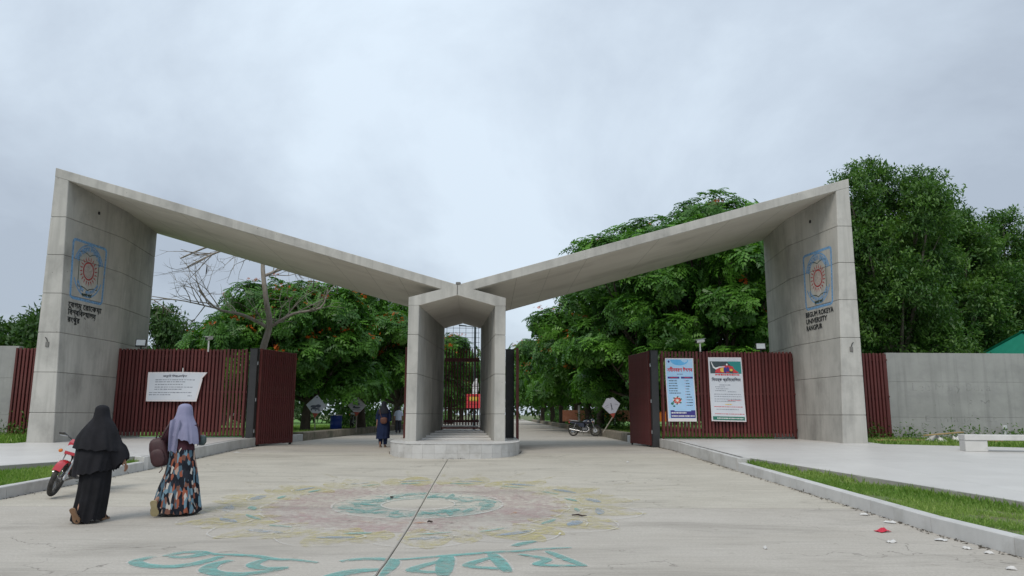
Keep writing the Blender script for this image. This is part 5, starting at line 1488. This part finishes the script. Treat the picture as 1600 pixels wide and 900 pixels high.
# woman with lavender headscarf
pb = empty('person', (-4.96, 11.47, zg(11.47)), R(10)); tag(pb, 'person in a lavender headscarf and long patterned skirt walking away with a brown bag', 'person', 'people walking to the gate')
j = base_body(((.20, .02, 1.06), (.20, .22, 1.10)), ((-.24, -.04, 1.07), (-.20, .16, .98)), ((.08, .13, .46), (.09, .14, .09), (.09, .26, .035)), ((-.12, -.02, .46), (-.25, -.22, .20), (-.27, -.13, .05)),
              hand_r=((.1, 1, .1), (1, 0, 0)), hand_l=((.3, .8, -.2), (0, .2, 1)), head_dx=.0)
skin_body('body', j, M['skin'], pb)
cloth('skirt', [(1.00, .01, 0, .150, .125, .01), (.95, .01, 0, .165, .14, .015), (.80, .015, 0, .19, .17, .03), (.60, .02, -.005, .225, .205, .05), (.40, .005, -.015, .275, .25, .065), (.22, .0, -.03, .31, .28, .075), (.10, .005, -.035, .325, .30, .085, -.005), (.05, .005, -.04, .33, .305, .09, -.01, .012)], M['skirt'], pb, seed=.9)
cloth('blouse', [(1.36, .0, .0, .08, .075, 0), (1.31, 0, 0, .165, .105, .005), (1.22, .0, 0, .19, .125, .01), (1.08, .0, 0, .172, .13, .018), (.97, .01, 0, .172, .14, .03), (.93, .01, 0, .176, .145, .035)], M['cloth_maroon'], pb, seed=3.0)
for sx, el, wr in ((1, (.20, .02, 1.06), (.20, .20, 1.095)), (-1, (-.24, -.04, 1.07), (-.20, .14, .99))):
    MB().tube([(sx * .14, 0, 1.29), tuple(Vector((sx * .16, 0, 1.285)).lerp(Vector(el), .5)), el, tuple(Vector(el).lerp(Vector(wr), .5)), wr], [.072, .066, .060, .054, .050], 12).build('sleeve', M['cloth_maroon'], pb, smooth=60)
cloth('headscarf', [(1.617, 0, .03, .012, .012, 0), (1.608, 0, .03, .055, .06, 0), (1.575, 0, .03, .095, .10, .003), (1.50, .0, .03, .112, .125, .008), (1.43, .0, .02, .125, .135, .012), (1.36, .0, .01, .158, .145, .018), (1.28, .0, 0, .195, .16, .045), (1.19, .01, -.01, .21, .17, .07, -.015), (1.12, .02, -.015, .215, .172, .09, -.05), (1.085, .025, -.015, .215, .175, .10, -.08)], M['cloth_lav'], pb, seed=4.2)
# the long scarf end falling down the back
mb = MB()
def scarf_end(u, v):
    x = lerp(-.15, .0, u) * lerp(1, .72, v) + lerp(.0, -.04, v); z = lerp(1.36, .915, v) + .03 * math.sin(u * 3) - .05 * u * v
    return (x, -.172 - .02 * math.sin(u * 9 + v * 2) - .012 * math.sin(v * 5), z)
mb.grid(scarf_end, 12, 14); mb.grid(lambda u, v: tuple(np.array(scarf_end(u, v)) + np.array([0, .012, 0])), 12, 14)
mb.build('scarf_end', M['cloth_lav'], pb, smooth=180, recalc=False)
shoe('shoe', (-.215, -.335, .01), (-.235, -.41, .235), M['sole_khaki'], M['bag'], pb, .115, (.0, .9, .35))
shoe('shoe', (.10, .30, .012), (.08, .08, .012), M['sole_khaki'], M['bag'], pb, .09)
# shoulder bag hanging at her left hip
bg_ = empty('backpack', (-4.96 - .285, 11.47 - .10, zg(11.47) + .90), R(10)); tag(bg_, 'dark brown backpack slung from the left shoulder of the person in lavender', 'bag')
def bag_rings(w_, d_, h, taper=.85):
    lo = []
    for z, k in ((-h / 2, .55), (-h / 2 + .03, .86), (-h * .2, 1.0), (h * .15, .98), (h * .36, taper), (h / 2 - .02, taper * .78), (h / 2, taper * .45)):
        lo.append([(w_ / 2 * k * abs(math.cos(q)) ** .6 * (1 if math.cos(q) >= 0 else -1), d_ / 2 * k * abs(math.sin(q)) ** .6 * (1 if math.sin(q) >= 0 else -1), z) for q in np.linspace(0, 2 * math.pi, 25)[:-1]])
    return lo
rot = Matrix.Rotation(R(-14), 3, 'Y')
mb = MB().loft(bag_rings(.26, .20, .42)); mb.v = [tuple(rot @ Vector(p)) for p in mb.v]
mb.build('bag_body', M['bag'], bg_, smooth=50)
mb = MB().loft(bag_rings(.20, .07, .24)); mb.v = [tuple(rot @ (Vector(p) + Vector((-.01, -.10, -.07)))) for p in mb.v]
mb.build('front_pocket', M['bag'], bg_, smooth=50)
MB().tube([(.03, -.06, .20), (.09, -.10, .32), (.14, -.06, .43), (.16, .03, .45), (.14, .10, .36), (.08, .09, .16)], .017, 6).build('shoulder_strap', M['bag'], bg_, smooth=60)
MB().tube([(.0, .0, .20), (-.01, -.03, .245), (-.05, -.03, .245), (-.06, 0, .20)], .010, 6).build('carry_loop', M['bag'], bg_, smooth=60)
MB().tube([(.06, -.09, -.17), (.09, -.12, -.24), (.05, -.12, -.29)], .007, 5).build('loose_strap', M['bag'], bg_, smooth=60)
ph = empty('handbag', (-4.96 + .255, 11.47 + .10, zg(11.47) + 1.07), R(0)); tag(ph, 'small dark teal purse at the right elbow of the person in lavender', 'bag')
mb = MB().loft(bag_rings(.13, .08, .15, .95)); mb.build('purse_body', mat('teal_leather', (0.025, 0.05, 0.055), (0.05, 0.08, 0.085), scale=8, rough=.5), ph, smooth=50)
MB().tube([(-.04, 0, .07), (-.06, .0, .14), (-.09, .0, .15)], .006, 5).build('purse_handle', M['black'], ph)

# woman in navy beyond the gate line
pc_ = empty('person', (-4.52, 26.75, zg(26.7)), R(6)); tag(pc_, 'person in a dark navy tunic with a tan bag, left of the portal', 'person', 'people walking to the gate')
j = base_body(((.22, .02, 1.06), (.20, .10, .86)), ((-.22, -.02, 1.05), (-.22, -.02, .83)), ((.08, .05, .46), (.07, .02, .09), (.07, .13, .035)), ((-.08, .03, .46), (-.09, -.06, .10), (-.09, .05, .035)))
skin_body('body', j, M['skin'], pc_)
cloth('tunic', [(1.37, 0, 0, .075, .07, 0), (1.32, 0, 0, .16, .10, .004), (1.20, 0, 0, .195, .135, .01), (1.02, 0, 0, .185, .135, .02), (.85, 0, 0, .215, .16, .03), (.60, 0, -.01, .225, .18, .05), (.40, -.01, -.01, .225, .185, .065), (.30, -.01, -.01, .235, .19, .07, .012)], M['cloth_navy'], pc_, seed=.2)
for sx in (-1, 1):
    MB().tube([(sx * .14, 0, 1.29), (sx * .19, 0, 1.17), (sx * .22, 0, 1.05), (sx * .215, .02, .90)], [.075, .07, .062, .058], 12).build('sleeve', M['cloth_navy'], pc_, smooth=60)
    MB().tube([(sx * .085, 0, .5), (sx * .08, 0, .3), (sx * .08, .0, .10)], [.095, .08, .062], 12).build('trouser_leg', M['cloth_navy'], pc_, smooth=60)
    shoe('shoe', (sx * .08, .14, .01), (sx * .08, -.09, .01), M['sole_brown'], M['bag'], pc_, .085)
cloth('headscarf', [(1.605, 0, .02, .012, .012, 0), (1.595, 0, .02, .05, .06, 0), (1.56, 0, .02, .085, .10, .002), (1.48, 0, .02, .10, .118, .005), (1.40, 0, .01, .11, .12, .01), (1.32, 0, 0, .165, .135, .02), (1.22, -.01, -.01, .205, .15, .03), (1.16, -.01, -.01, .21, .152, .04, .02)], mat('dark_scarf', (0.012, 0.014, 0.022), rough=.9), pc_, seed=1.0)
tb_ = empty('shoulder_bag', (-4.48, 26.55, zg(26.7) + .93), R(6)); tag(tb_, 'small tan shoulder bag on the back of the person in navy', 'bag')
MB().loft(bag_rings(.24, .10, .22, .95)).build('bag_body', M['bag_tan'], tb_, smooth=50)
MB().tube([(-.08, 0, .10), (-.13, .02, .24), (-.16, .10, .40)], .009, 5).build('strap', M['bag_tan'], tb_)
# far walker in a pale shirt
pd = empty('person', (-6.72, 45.0, zg(45)), R(0)); tag(pd, 'far person in a pale blue shirt half hidden by the leaf at the portal', 'person', 'people walking to the gate')
j = base_body(((.22, .02, 1.06), (.20, .10, .86)), ((-.22, -.02, 1.05), (-.22, -.02, .83)), ((.08, .08, .46), (.07, .08, .09), (.07, .19, .035)), ((-.08, .0, .46), (-.09, -.14, .11), (-.09, -.05, .04)))
skin_body('body', j, M['skin'], pd)
cloth('shirt', [(1.38, 0, 0, .065, .06, 0), (1.32, 0, 0, .17, .10, .004), (1.20, 0, 0, .20, .13, .01), (1.0, 0, 0, .185, .13, .02), (.80, 0, 0, .20, .15, .03)], M['cloth_pale'], pd, n=32)
for sx in (-1, 1):
    MB().tube([(sx * .14, 0, 1.29), (sx * .19, 0, 1.17), (sx * .22, 0, 1.05)], [.075, .07, .062], 10).build('sleeve', M['cloth_pale'], pd, smooth=60)
    MB().tube([(sx * .085, 0, .84), (sx * .08, .04 * sx, .46), (sx * .08, .1 * sx - .02, .09)], [.10, .085, .065], 10).build('trouser_leg', M['trouser'], pd, smooth=60)
cloth('hair', [(1.60, 0, .01, .01, .01, 0), (1.585, 0, .01, .06, .07, .01), (1.54, 0, .0, .085, .098, .01), (1.47, 0, -.015, .085, .09, .01), (1.42, 0, -.03, .07, .06, .01)], M['hair'], pd, n=24)

# ---------------------------------------------------------------- motorcycles
def motorcycle(name, loc, rz, lean, steer, m_body, label, group, fender=True, mirrors=True):
    o = empty(name, loc); o.rotation_euler = (R(lean), 0, rz); tag(o, label, 'motorcycle', group)
    WB, WR = .63, .30
    S = Matrix.Translation(Vector((WB - .12, 0, .62))) @ Matrix.Rotation(steer, 4, Vector((-.42, 0, .91)).normalized()) @ Matrix.Translation(Vector((-(WB - .12), 0, -.62)))
    def st(mb): mb.v = [tuple(S @ Vector(p)) for p in mb.v]; return mb
    def wheel(cx, front):
        tr = (lambda q: st(q)) if front else (lambda q: q)
        mb = MB().lathe([(WR - .075, -.02), (WR - .055, -.026), (WR - .055, .026), (WR - .075, .02)], 32, 'y', (cx, 0, WR), closed=True)
        mb.lathe([(.0, -.06), (.045, -.06), (.045, .06), (.0, .06)], 12, 'y', (cx, 0, WR))
        for k in range(5):
            q = 2 * math.pi * k / 5 + .3
            for w_ in (-.12, .12):
                mb.tube([(cx + .04 * math.cos(q), 0, WR + .04 * math.sin(q)), (cx + (WR - .07) * math.cos(q + w_), 0, WR + (WR - .07) * math.sin(q + w_))], .013, 6)
        wh_ = tr(mb).build('wheel', M['engine'], o, smooth=40)
        mb = MB().lathe([(WR - .062 + .04 * math.cos(R(a)) * 1.0 + .02, .042 * math.sin(R(a))) for a in range(0, 360, 30)], 36, 'y', (cx, 0, WR), closed=True)
        ty = tr(mb).build('tyre', M['rubber'], wh_, smooth=60)
        mb = MB().lathe([(.03, -.075), (.11, -.075), (.11, -.068), (.03, -.068)], 20, 'y', (cx, 0, WR), closed=True)
        tr(mb).build('brake_disc', M['steel'], wh_, smooth=40)
    wheel(WB, True); wheel(-WB, False)
    # front end
    fk = MB()
    for sy in (-.085, .085): fk.tube([(WB, sy, WR), (WB - .18, sy, .72), (WB - .25, sy, .88)], [.024, .020, .02], 8)
    fk.box((WB - .20, 0, .78), (.06, .22, .03)); fk.box((WB - .24, 0, .88), (.06, .22, .03))
    st(fk).build('fork', M['steel'], o, smooth=40)
    if fender:
        mb = MB()
        lo = []
        for a in np.linspace(35, 170, 12):
            r_ = WR + .035; lo.append([(WB + r_ * math.cos(R(a)) - (0 if True else 0), y * .065, WR + (r_ - .02 * abs(y)) * math.sin(R(a))) for y in (-1, -.5, 0, .5, 1)] + [(WB + (r_ - .012) * math.cos(R(a)), y * .058, WR + (r_ - .032 * abs(y) - .008) * math.sin(R(a))) for y in (1, .5, 0, -.5, -1)])
        mb.loft(lo); st(mb).build('front_fender', m_body, o, smooth=50)
    mb = MB().lathe([(0.0, -.10), (.06, -.09), (.085, -.03), (.09, .03), (.0, .03)], 18, 'x', (WB - .10, 0, .80)); st(mb).build('headlight', M['lamp_glass'], o, smooth=50)
    mb = MB().loft([[(WB - .20, y, .70), (WB - .06, y * .8, .72), (WB - .10, y * .75, .92), (WB - .22, y * .8, .96)] for y in (-.10, .10)]); st(mb).build('headlight_cowl', m_body, o, smooth=40)
    mb = MB().tube([(WB - .44, -.36, .97), (WB - .36, -.26, .99), (WB - .28, -.08, .93), (WB - .28, .08, .93), (WB - .36, .26, .99), (WB - .44, .36, .97)], .012, 8); hb = st(mb).build('handlebar', M['black'], o, smooth=60)
    for sy in (-1, 1):
        mb = MB().tube([(WB - .38, sy * .28, .988), (WB - .45, sy * .38, .965)], .019, 8); st(mb).build('grip', M['rubber'], hb, smooth=60)
        if mirrors:
          mb = MB().tube([(WB - .35, sy * .25, .99), (WB - .33, sy * .30, 1.10), (WB - .33, sy * .33, 1.15)], .006, 5)
          mb.lathe([(0, -.012), (.05, -.01), (.06, 0), (.05, .01), (0, .012)], 14, 'x', (WB - .33, sy * .35, 1.17)); st(mb).build('mirror', M['black'], o, smooth=50)
        mb = MB().tube([(WB - .33, sy * .17, .97), (WB - .30, sy * .32, .955)], .006, 5); st(mb).build('lever', M['steel'], hb)
        mb = MB().lathe([(0, -.03), (.03, -.02), (.03, .02), (0, .03)], 10, 'x', (WB - .14, sy * .17, .74)); st(mb).build('indicator', M['print_orange'], o, smooth=50)
    # body
    def sec(x, z0, z1, w_, top=.6): return [(x, -w_ * .5, z0), (x, -w_, lerp(z0, z1, .45)), (x, -w_ * top, z1 - .02), (x, 0, z1), (x, w_ * top, z1 - .02), (x, w_, lerp(z0, z1, .45)), (x, w_ * .5, z0)]
    MB().loft([sec(.40, .70, .84, .07), sec(.34, .66, .90, .12), (sec(.18, .66, .93, .145)), sec(.02, .67, .88, .125), sec(-.10, .68, .80, .09)]).build('tank', m_body, o, smooth=50)
    MB().loft([sec(-.04, .70, .80, .10, .8), sec(-.25, .69, .78, .13, .85), sec(-.5, .70, .80, .12, .85), sec(-.72, .74, .83, .08, .8)]).build('seat', M['black'], o, smooth=50)
    for sy in (-1, 1):
        MB().loft([[(.02, sy * (.10 + t), .46), (.0, sy * (.12 + t), .68), (-.34, sy * (.13 + t), .70), (-.30, sy * (.11 + t), .52)] for t in (0, .015)]).build('side_panel', m_body, o, smooth=40)
        MB().loft([[(-.30, sy * (.11 + t), .62), (-.36, sy * (.12 + t), .71), (-.86, sy * (.05 + t), .80), (-.84, sy * (.05 + t), .72)] for t in (0, .015)]).build('tail_panel', m_body, o, smooth=40)
        MB().tube([(-.62, sy * .13, WR), (-.48, sy * .13, .66)], [.028, .022], 8).build('shock_absorber', M['steel'], o, smooth=40)
    mb = MB()
    for a, b_ in (((.42, 0, .80), (.30, 0, .34)), ((.42, 0, .82), (-.10, 0, .70)), ((.30, 0, .34), (-.2, 0, .30)), ((-.10, .08, .70), (-.80, .06, .74)), ((-.10, -.08, .70), (-.80, -.06, .74)), ((-.2, .09, .32), (-.63, .09, .30)), ((-.2, -.09, .32), (-.63, -.09, .30)), ((-.15, 0, .70), (-.2, 0, .30))):
        mb.tube([a, b_], .018, 6)
    mb.build('frame', M['black'], o, smooth=40)
    mb = MB().box((.05, 0, .36), (.34, .20, .17), bev=.03); mb.tube([(.10, 0, .42), (.20, 0, .64)], [.085, .07], 12)
    for k in range(6): mb.lathe([(0, -.004), (.105 - .004 * k, -.004), (.105 - .004 * k, .004), (0, .004)], 12, 'z', (.125 + .013 * k, 0, .46 + .028 * k))
    mb.lathe([(0, -.13), (.08, -.13), (.09, -.11), (.09, .11), (.08, .13), (0, .13)], 18, 'y', (.0, 0, .36))
    mb.build('engine', M['engine'], o, smooth=40)
    MB().tube([(.20, -.06, .52), (.30, -.09, .36), (.20, -.12, .22), (-.15, -.14, .24), (-.30, -.15, .28), (-.80, -.17, .36)], [.02, .02, .02, .02, .04, .045], 10).build('exhaust', M['steel'], o, smooth=50)
    lo = []
    for a in np.linspace(20, 150, 10): lo.append([(-WB + (WR + .05) * math.cos(R(a)), y * .07, WR + (WR + .05 - .02 * abs(y)) * math.sin(R(a))) for y in (-1, -.5, 0, .5, 1)] + [(-WB + (WR + .04) * math.cos(R(a)), y * .06, WR + (WR + .035 - .02 * abs(y)) * math.sin(R(a))) for y in (1, .5, 0, -.5, -1)])
    MB().loft(lo).build('rear_fender', M['black'], o, smooth=50)
    MB().box((-.88, 0, .74), (.05, .14, .08), bev=.015).build('tail_light', M['print_red'], o)
    MB().tube([(-.40, .11, .82), (-.86, .10, .86), (-.92, 0, .87), (-.86, -.10, .86), (-.40, -.11, .82)], .011, 6).build('grab_rail', M['steel'], o, smooth=50)
    MB().tube([(.36, .08, .40), (.40, .26, .36), (.34, .28, .26), (.24, .10, .24)], .012, 6).tube([(.36, -.08, .40), (.40, -.26, .36), (.34, -.28, .26), (.24, -.10, .24)], .012, 6).build('crash_bar', M['steel'], o, smooth=50)
    for sy in (-1, 1): MB().tube([(-.08, sy * .09, .28), (-.08, sy * .27, .28)], .015, 6).build('footrest', M['rubber'], o)
    MB().tube([(-.05, .10, .27), (-.14, .22, .10), (-.20, .30, .085 if lean else .02)], .011, 6).build('side_stand', M['steel'], o)
    return o
GM = 'parked motorcycles'
motorcycle('motorcycle', (-7.82, 13.78, zg(13.78) + .005), R(-90), -11, R(14), M['moto_red'], 'red motorcycle leaning on its stand by the left kerb, mostly behind the person in black', GM, mirrors=False)
motorcycle('motorcycle', (3.95, 41.3, zg(41)), R(-24), -7, R(10), M['moto_blue'], 'dark motorcycle parked against the old kerb right of the road, below the trees', GM)
motorcycle('motorcycle', (-9.6, 45.5, zg(45) + .36), R(-84), -7, R(0), mat('moto_olive', (0.10, 0.12, 0.06), rough=.3), 'far dark motorcycle seen end-on beside the blue drum', GM)

# ---------------------------------------------------------------- signs, drum, lamp, far board, green-roofed shed
def diamond(name, loc, rz, tilt, label, motif, w_=.52, h=.56, post_to=(0, 0, -1.45), cut=0):
    o = empty(name, loc, rz); tag(o, label, 'sign', 'white diamond signs beside the road')
    T_ = Matrix.Rotation(R(tilt), 3, 'Y')
    pts = [(0, h), (w_, .0), (w_ * .34, -h * .70), (-w_ * .34, -h * .70), (-w_, .0)] if not cut else [(-.16, h * .72), (.16, h * .72), (w_, .03), (w_ * .34, -h * .70), (-w_ * .34, -h * .70), (-w_, .03)]
    mb = MB().loft([[tuple(T_ @ Vector((x, y, z))) for x, z in pts] for y in (-.012, .012)]); bd = mb.build('board', M['sign_white'], o)
    tip = [(w_ * .30, -h * .72), (0, -h * 1.18), (-w_ * .30, -h * .72)]
    MB().loft([[tuple(T_ @ Vector((x, y, z))) for x, z in tip] for y in (-.010, .010)]).build('red_tip', M['rust_red'], o)
    MB().tube([tuple(T_ @ Vector((0, .03, .2))), tuple(T_ @ Vector((0, .03, -h))), post_to], .028, 8).build('post', M['bark_pale'], o, smooth=50)
    mb = MB()
    for vs, fs in motif: mb.add([tuple(T_ @ Vector((v[0], -.0145, v[1]))) for v in vs], fs)
    mb.build('print', M['print_dark'], bd, recalc=False)
    MB().tube([tuple(T_ @ Vector((0, -.018, h - .14))), tuple(T_ @ Vector((0, -.008, h - .14)))], .035, 10).build('bolt', M['black'], bd)
    mb = MB()
    for i in range(len(pts)):
        a, b_ = Vector((pts[i][0], 0, pts[i][1])), Vector((pts[(i + 1) % len(pts)][0], 0, pts[(i + 1) % len(pts)][1]))
        mb.tube([tuple(T_ @ a), tuple(T_ @ b_)], .013, 5)
    mb.build('rim', M['steel'], bd)
    return o
mot1 = [ellipse(-.12, -.06, .16, .07), ellipse(.12, -.02, .13, .09), ellipse(-.02, -.17, .24, .05), ellipse(-.22, -.24, .04, .04), ellipse(.0, -.27, .04, .03), ellipse(.18, -.25, .04, .04), strip2d([(-.3, -.10), (0, .02), (.28, .04)], .02)]
mot2 = [ellipse(-.03, .06, .20, .035), ellipse(.10, .08, .06, .05), ellipse(-.02, -.12, .22, .05), ellipse(-.15, -.06, .06, .04), strip2d([(-.3, -.02), (.3, -.01)], .015), strip2d([(-.28, -.24), (.24, -.24)], .03)]
mot3 = [ellipse(0, .10, .025, .03), strip2d([(0, .06), (.01, -.08)], .05), strip2d([(.01, -.08), (-.03, -.22)], .025), strip2d([(.01, -.08), (.05, -.22)], .025), strip2d([(-.30, .0), (-.12, .06)], .015), strip2d([(-.30, -.08), (-.14, -.06)], .012), strip2d([(.18, .05), (.32, .0)], .012)]
diamond('diamond_sign', (-10.35, 40.0, 1.95), R(6), 4, 'white diamond sign with a dark crowded print, nearest the left gate leaf', mot1)
diamond('diamond_sign', (-8.60, 42.0, 1.98), R(3), 0, 'white diamond sign with two dark shapes, between the blue drum and the person in navy', mot2, w_=.50, h=.50)
diamond('diamond_sign', (4.88, 37.0, 1.95), R(-6), -9, 'white blunt-topped diamond sign with a figure, leaning beside the dark motorcycle', mot3, w_=.44, h=.52, post_to=(-.42, -.1, -1.30), cut=1)

dr = empty('drum', (-10.0, 43.2, gz(43)), 0); tag(dr, 'blue plastic drum on the lawn edge between two diamond signs', 'drum')
MB().lathe([(.0, 0), (.31, 0), (.33, .03), (.33, .27), (.345, .30), (.33, .33), (.33, .58), (.345, .61), (.33, .64), (.33, .84), (.345, .86), (.32, .88), (.30, .87), (.29, .80), (.0, .78)], 28).build('shell', M['drum_blue'], dr, smooth=40)
MB().lathe([(.335, .84), (.352, .85), (.352, .89), (.335, .90)], 28, closed=True).build('rim', M['steel'], dr, smooth=40)
sl = empty('street_lamp', (-2.47, 50, zg(50)), 0); tag(sl, 'tall street lamp seen through the wire grid of the portal', 'street lamp')
MB().tube([(0, 0, 0), (0, 0, 7.4)], [.10, .07], 10).build('pole', M['print_slate'], sl, smooth=60)
MB().tube([(0, 0, 6.95), (-.4, 0, 7.0), (-.7, 0, 7.02)], .03, 6).build('arm', M['print_slate'], sl, smooth=60)
MB().loft([[(-.6, -.06, 6.99), (-.6, .06, 6.99), (-.6, .06, 7.06), (-.6, -.06, 7.06)], [(-1.1, -.10, 7.03), (-1.1, .10, 7.03), (-1.1, .10, 7.11), (-1.1, -.10, 7.11)]]).build('lamp_head', M['print_slate'], sl)
fb = empty('notice_board', (-2.35, 46, zg(46)), 0); tag(fb, 'red and yellow board with a white crest seen through the portal bars', 'board')
MB().box((0, 0, 1.95), (.95, .05, .85), bev=.01).build('red_panel', M['print_red'], fb)
MB().box((.02, -.035, 2.08), (.62, .02, .26), bev=.005).build('yellow_band', M['print_yellow'], fb)
mb = MB(); mb.loft([[(x, y, z) for x, z in ((-.10, 2.39), (.30, 2.39), (.34, 2.8), (.30, 3.2), (.2, 3.35), (.06, 3.2), (-.10, 2.8))] for y in (-.02, .02)]).build('white_crest', M['print_white'], fb)
for sx in (-.4, .4): MB().tube([(sx, .03, 0), (sx, .03, 2.3)], .03, 6).build('leg', M['steel'], fb)

# low red and yellow wall far right under the trees
lw = empty('low_wall', (7.0, 62.0, gz(62)), R(-4)); tag(lw, 'low wall with brick red and yellow bays under the right trees, left of the dark motorcycle', 'wall')
for k in range(7):
    MB().box((-2.2 + k * 1.45, 0, .85), (1.25, .16, .9), bev=.01).build('bay', M['brick_wall'] if k % 3 != 2 else M['print_orange'], lw)
    MB().box((-2.2 + k * 1.45 + .725, 0, .85), (.18, .24, 1.7), bev=.01).build('pillar', M['wall_concrete'], lw)

# green-roofed shed behind the right wall
sh = empty('shed', (28.9, 37.0, zg(45)), R(4)); tag(sh, 'shed with a green corrugated metal roof behind the right grey wall', 'building')
MB().box((0, 0, 1.95), (8.0, 4.6, 3.9), bev=.02).build('wall', M['wall_concrete'], sh)
n = 34
for sgn in (-1, 1):
    def rf(u, v, off=0):
        return (lerp(-4.6, 4.6, u) + lerp(.9, 0, v) * (1 if u < .5 else -1) * abs(1 - 2 * u), sgn * lerp(0, 2.9, v), lerp(5.25, 4.0, v) + .055 * (max(0, math.cos(2 * math.pi * u * n)) ** 3) - off)
    q = MB(); q.grid(lambda u, v: rf(u, v), n * 8, 2); q.grid(lambda u, v: rf(u, v, .01), n * 8, 2); q.build('roof_sheet', M['roof_green'], sh, recalc=False)
MB().box((0, 0, 5.29), (7.44, .30, .05), bev=.01).build('ridge_cap', M['roof_green'], sh)
for sx in (-1, 1): MB().loft([[(sx * (4.5 + t), -2.8, 3.97), (sx * (4.5 + t), 2.8, 3.97), (sx * (3.62 + t), 0, 5.2)] for t in (0, .05)]).build('roof_end', M['roof_green'], sh)
# ---------------------------------------------------------------- litter and small things
def scrap(name, x, y, w_, d_, m, label, group, seed, h=.03, cat='litter', dz=0.0):
    g = random.Random(seed); mb = MB()
    n = 4; H = [[g.uniform(0.004, h) * (1 if 0 < i < n and 0 < k < n else .35) for i in range(n + 1)] for k in range(n + 1)]
    J = [[(g.uniform(-.12, .12), g.uniform(-.12, .12)) for i in range(n + 1)] for k in range(n + 1)]
    f = lambda i, k: ((i / n - .5 + J[k][i][0] * .6) * w_, (k / n - .5 + J[k][i][1] * .6) * d_, H[k][i])
    vs = [f(i, k) for k in range(n + 1) for i in range(n + 1)]; W = n + 1
    fs = [(k * W + i, k * W + i + 1, (k + 1) * W + i + 1, (k + 1) * W + i) for k in range(n) for i in range(n)]
    mb.add(vs, fs); mb.add([(p[0], p[1], p[2] - .003) for p in vs], [tuple(reversed(q)) for q in fs])
    o = mb.build(name, m, smooth=40, recalc=False); o.location = (x, y, zg(y) + .004 + dz); o.rotation_euler = (0, 0, g.uniform(0, 6)); return tag(o, label, cat, group)
GS = 'scraps of litter on the road'
scrap('wrapper', 4.86, 10.16, .17, .13, M['paper_red'], 'crumpled red wrapper lying on the road near the right kerb', GS, 1, .06)
for k, (x, y, w_, d_, lb_) in enumerate(((5.26, 11.54, .16, .10, 'white paper scrap against the right kerb, farthest of the scraps there'), (5.30, 10.85, .20, .12, 'white paper scrap against the right kerb, second farthest there'), (4.56, 9.33, .16, .09, 'flat white paper scrap on the road, nearest the red wrapper'),
        (5.24, 9.48, .18, .12, 'torn white scrap against the right kerb, middle of the scraps there'), (5.21, 8.91, .14, .08, 'small pale scrap against the right kerb, second nearest the camera'), (5.28, 8.62, .12, .08, 'small pale scrap against the right kerb, nearest the camera'), (4.95, 7.75, .12, .06, 'pale paper scrap on the road, nearest the lower right corner'), (2.9, 8.9, .14, .04, 'thin pale paper sliver in the middle of the right road slab'),
        (-8.50, 24.9, .34, .22, 'crumpled white paper at the foot of the left pavement kerb, near the gate leaf'), (-8.42, 23.4, .30, .12, 'flat white paper below the left pavement kerb'), (3.1, 20.4, .10, .06, 'tiny white scrap on the road right of the plinth'))):
    scrap('paper_scrap', x, y, w_ * .72, d_ * .72, M['paper'], lb_, GS, 20 + k, .035)
for k, (x, y, ln, lb_) in enumerate(((.99, 11.29, .22, 'dark twig on the right side of the painted pattern'), (-1.12, 10.7, .09, 'dark leaf stub on the pink ring of the painted pattern'), (-2.05, 13.21, .20, 'dark green leaf strip on the far side of the painted pattern'))):
    o = MB().tube([(-ln / 2, 0, .012), (-ln * .1, .02, .02), (ln * .2, -.02, .012), (ln / 2, .01, .012)], [.008, .014, .012, .005], 5).build('twig', M['twig'], smooth=60)
    o.location = (x, y, zg(y) + .012); o.rotation_euler = (0, 0, -.3 + k); tag(o, lb_, 'twig', 'twigs on the road')
# dark grit gathered along the kerbs
g = np.random.default_rng(3); P = []
for k in range(1500):
    y = g.uniform(3, 27.5); r_ = g.random() < .6
    x = right_x(y) - abs(g.normal()) * .05 - .01 if r_ else left_x(y) + abs(g.normal()) * .05 + .01
    P.append((x, y, zg(y) + .004 + g.random() * .008))
for k in range(260): q = g.uniform(0, 2 * math.pi); P.append((*gate_to_world(2.06 * math.cos(q), .7 - 2.98 * abs(math.sin(q)) ** .9, 0)[:2], .30 + .0))
P = np.array(P); P[:, 2] = [zg(p[1]) + .006 for p in P]; n = len(P)
tag(link('grit', foliage_mesh('grit', P, unit(g.normal(size=(n, 3)) * np.array([1, 1, .15])), unit(g.normal(size=(n, 3)) * .3 + np.array([0, 0, 1])), g.uniform(.02, .07, n), g.random(n), LEAF, mat('grit', (0.05, 0.042, 0.03), (0.12, 0.10, 0.075), scale=7, rough=.95))), 'dark grit and dry leaf bits gathered along the kerbs', 'grit', kind='stuff')
# rubble by the right wall
for k, (x, y, w_, d_, lb_) in enumerate(((14.05, 25.2, .62, .36, 'white sack half hidden in weeds before the right grey wall, left one'), (14.75, 25.3, .45, .3, 'white sack half hidden in weeds before the right grey wall, right one'))):
    scrap('sack', x, y, w_, d_, M['paper'], lb_, 'sacks by the right wall', 50 + k, .26, 'sack', .26)
for k, (x, y, ln, rz, lb_) in enumerate(((12.7, 24.9, 1.7, .12, 'pale old plank lying in the grass right of the right pillar'), (14.3, 25.15, 1.6, .3, 'reddish plank propped over the white sacks'), (15.4, 24.6, .8, -.5, 'short yellow board end in the weeds beside the bench'))):
    o = MB().box((0, 0, .03), (ln, .14, .035), bev=.006).build('plank', M['wood']); o.location = (x, y, zg(y) + .33 + (.2 if k == 1 else 0)); o.rotation_euler = (0, -.06 if k == 1 else 0, rz); tag(o, lb_, 'plank', 'planks by the right wall')
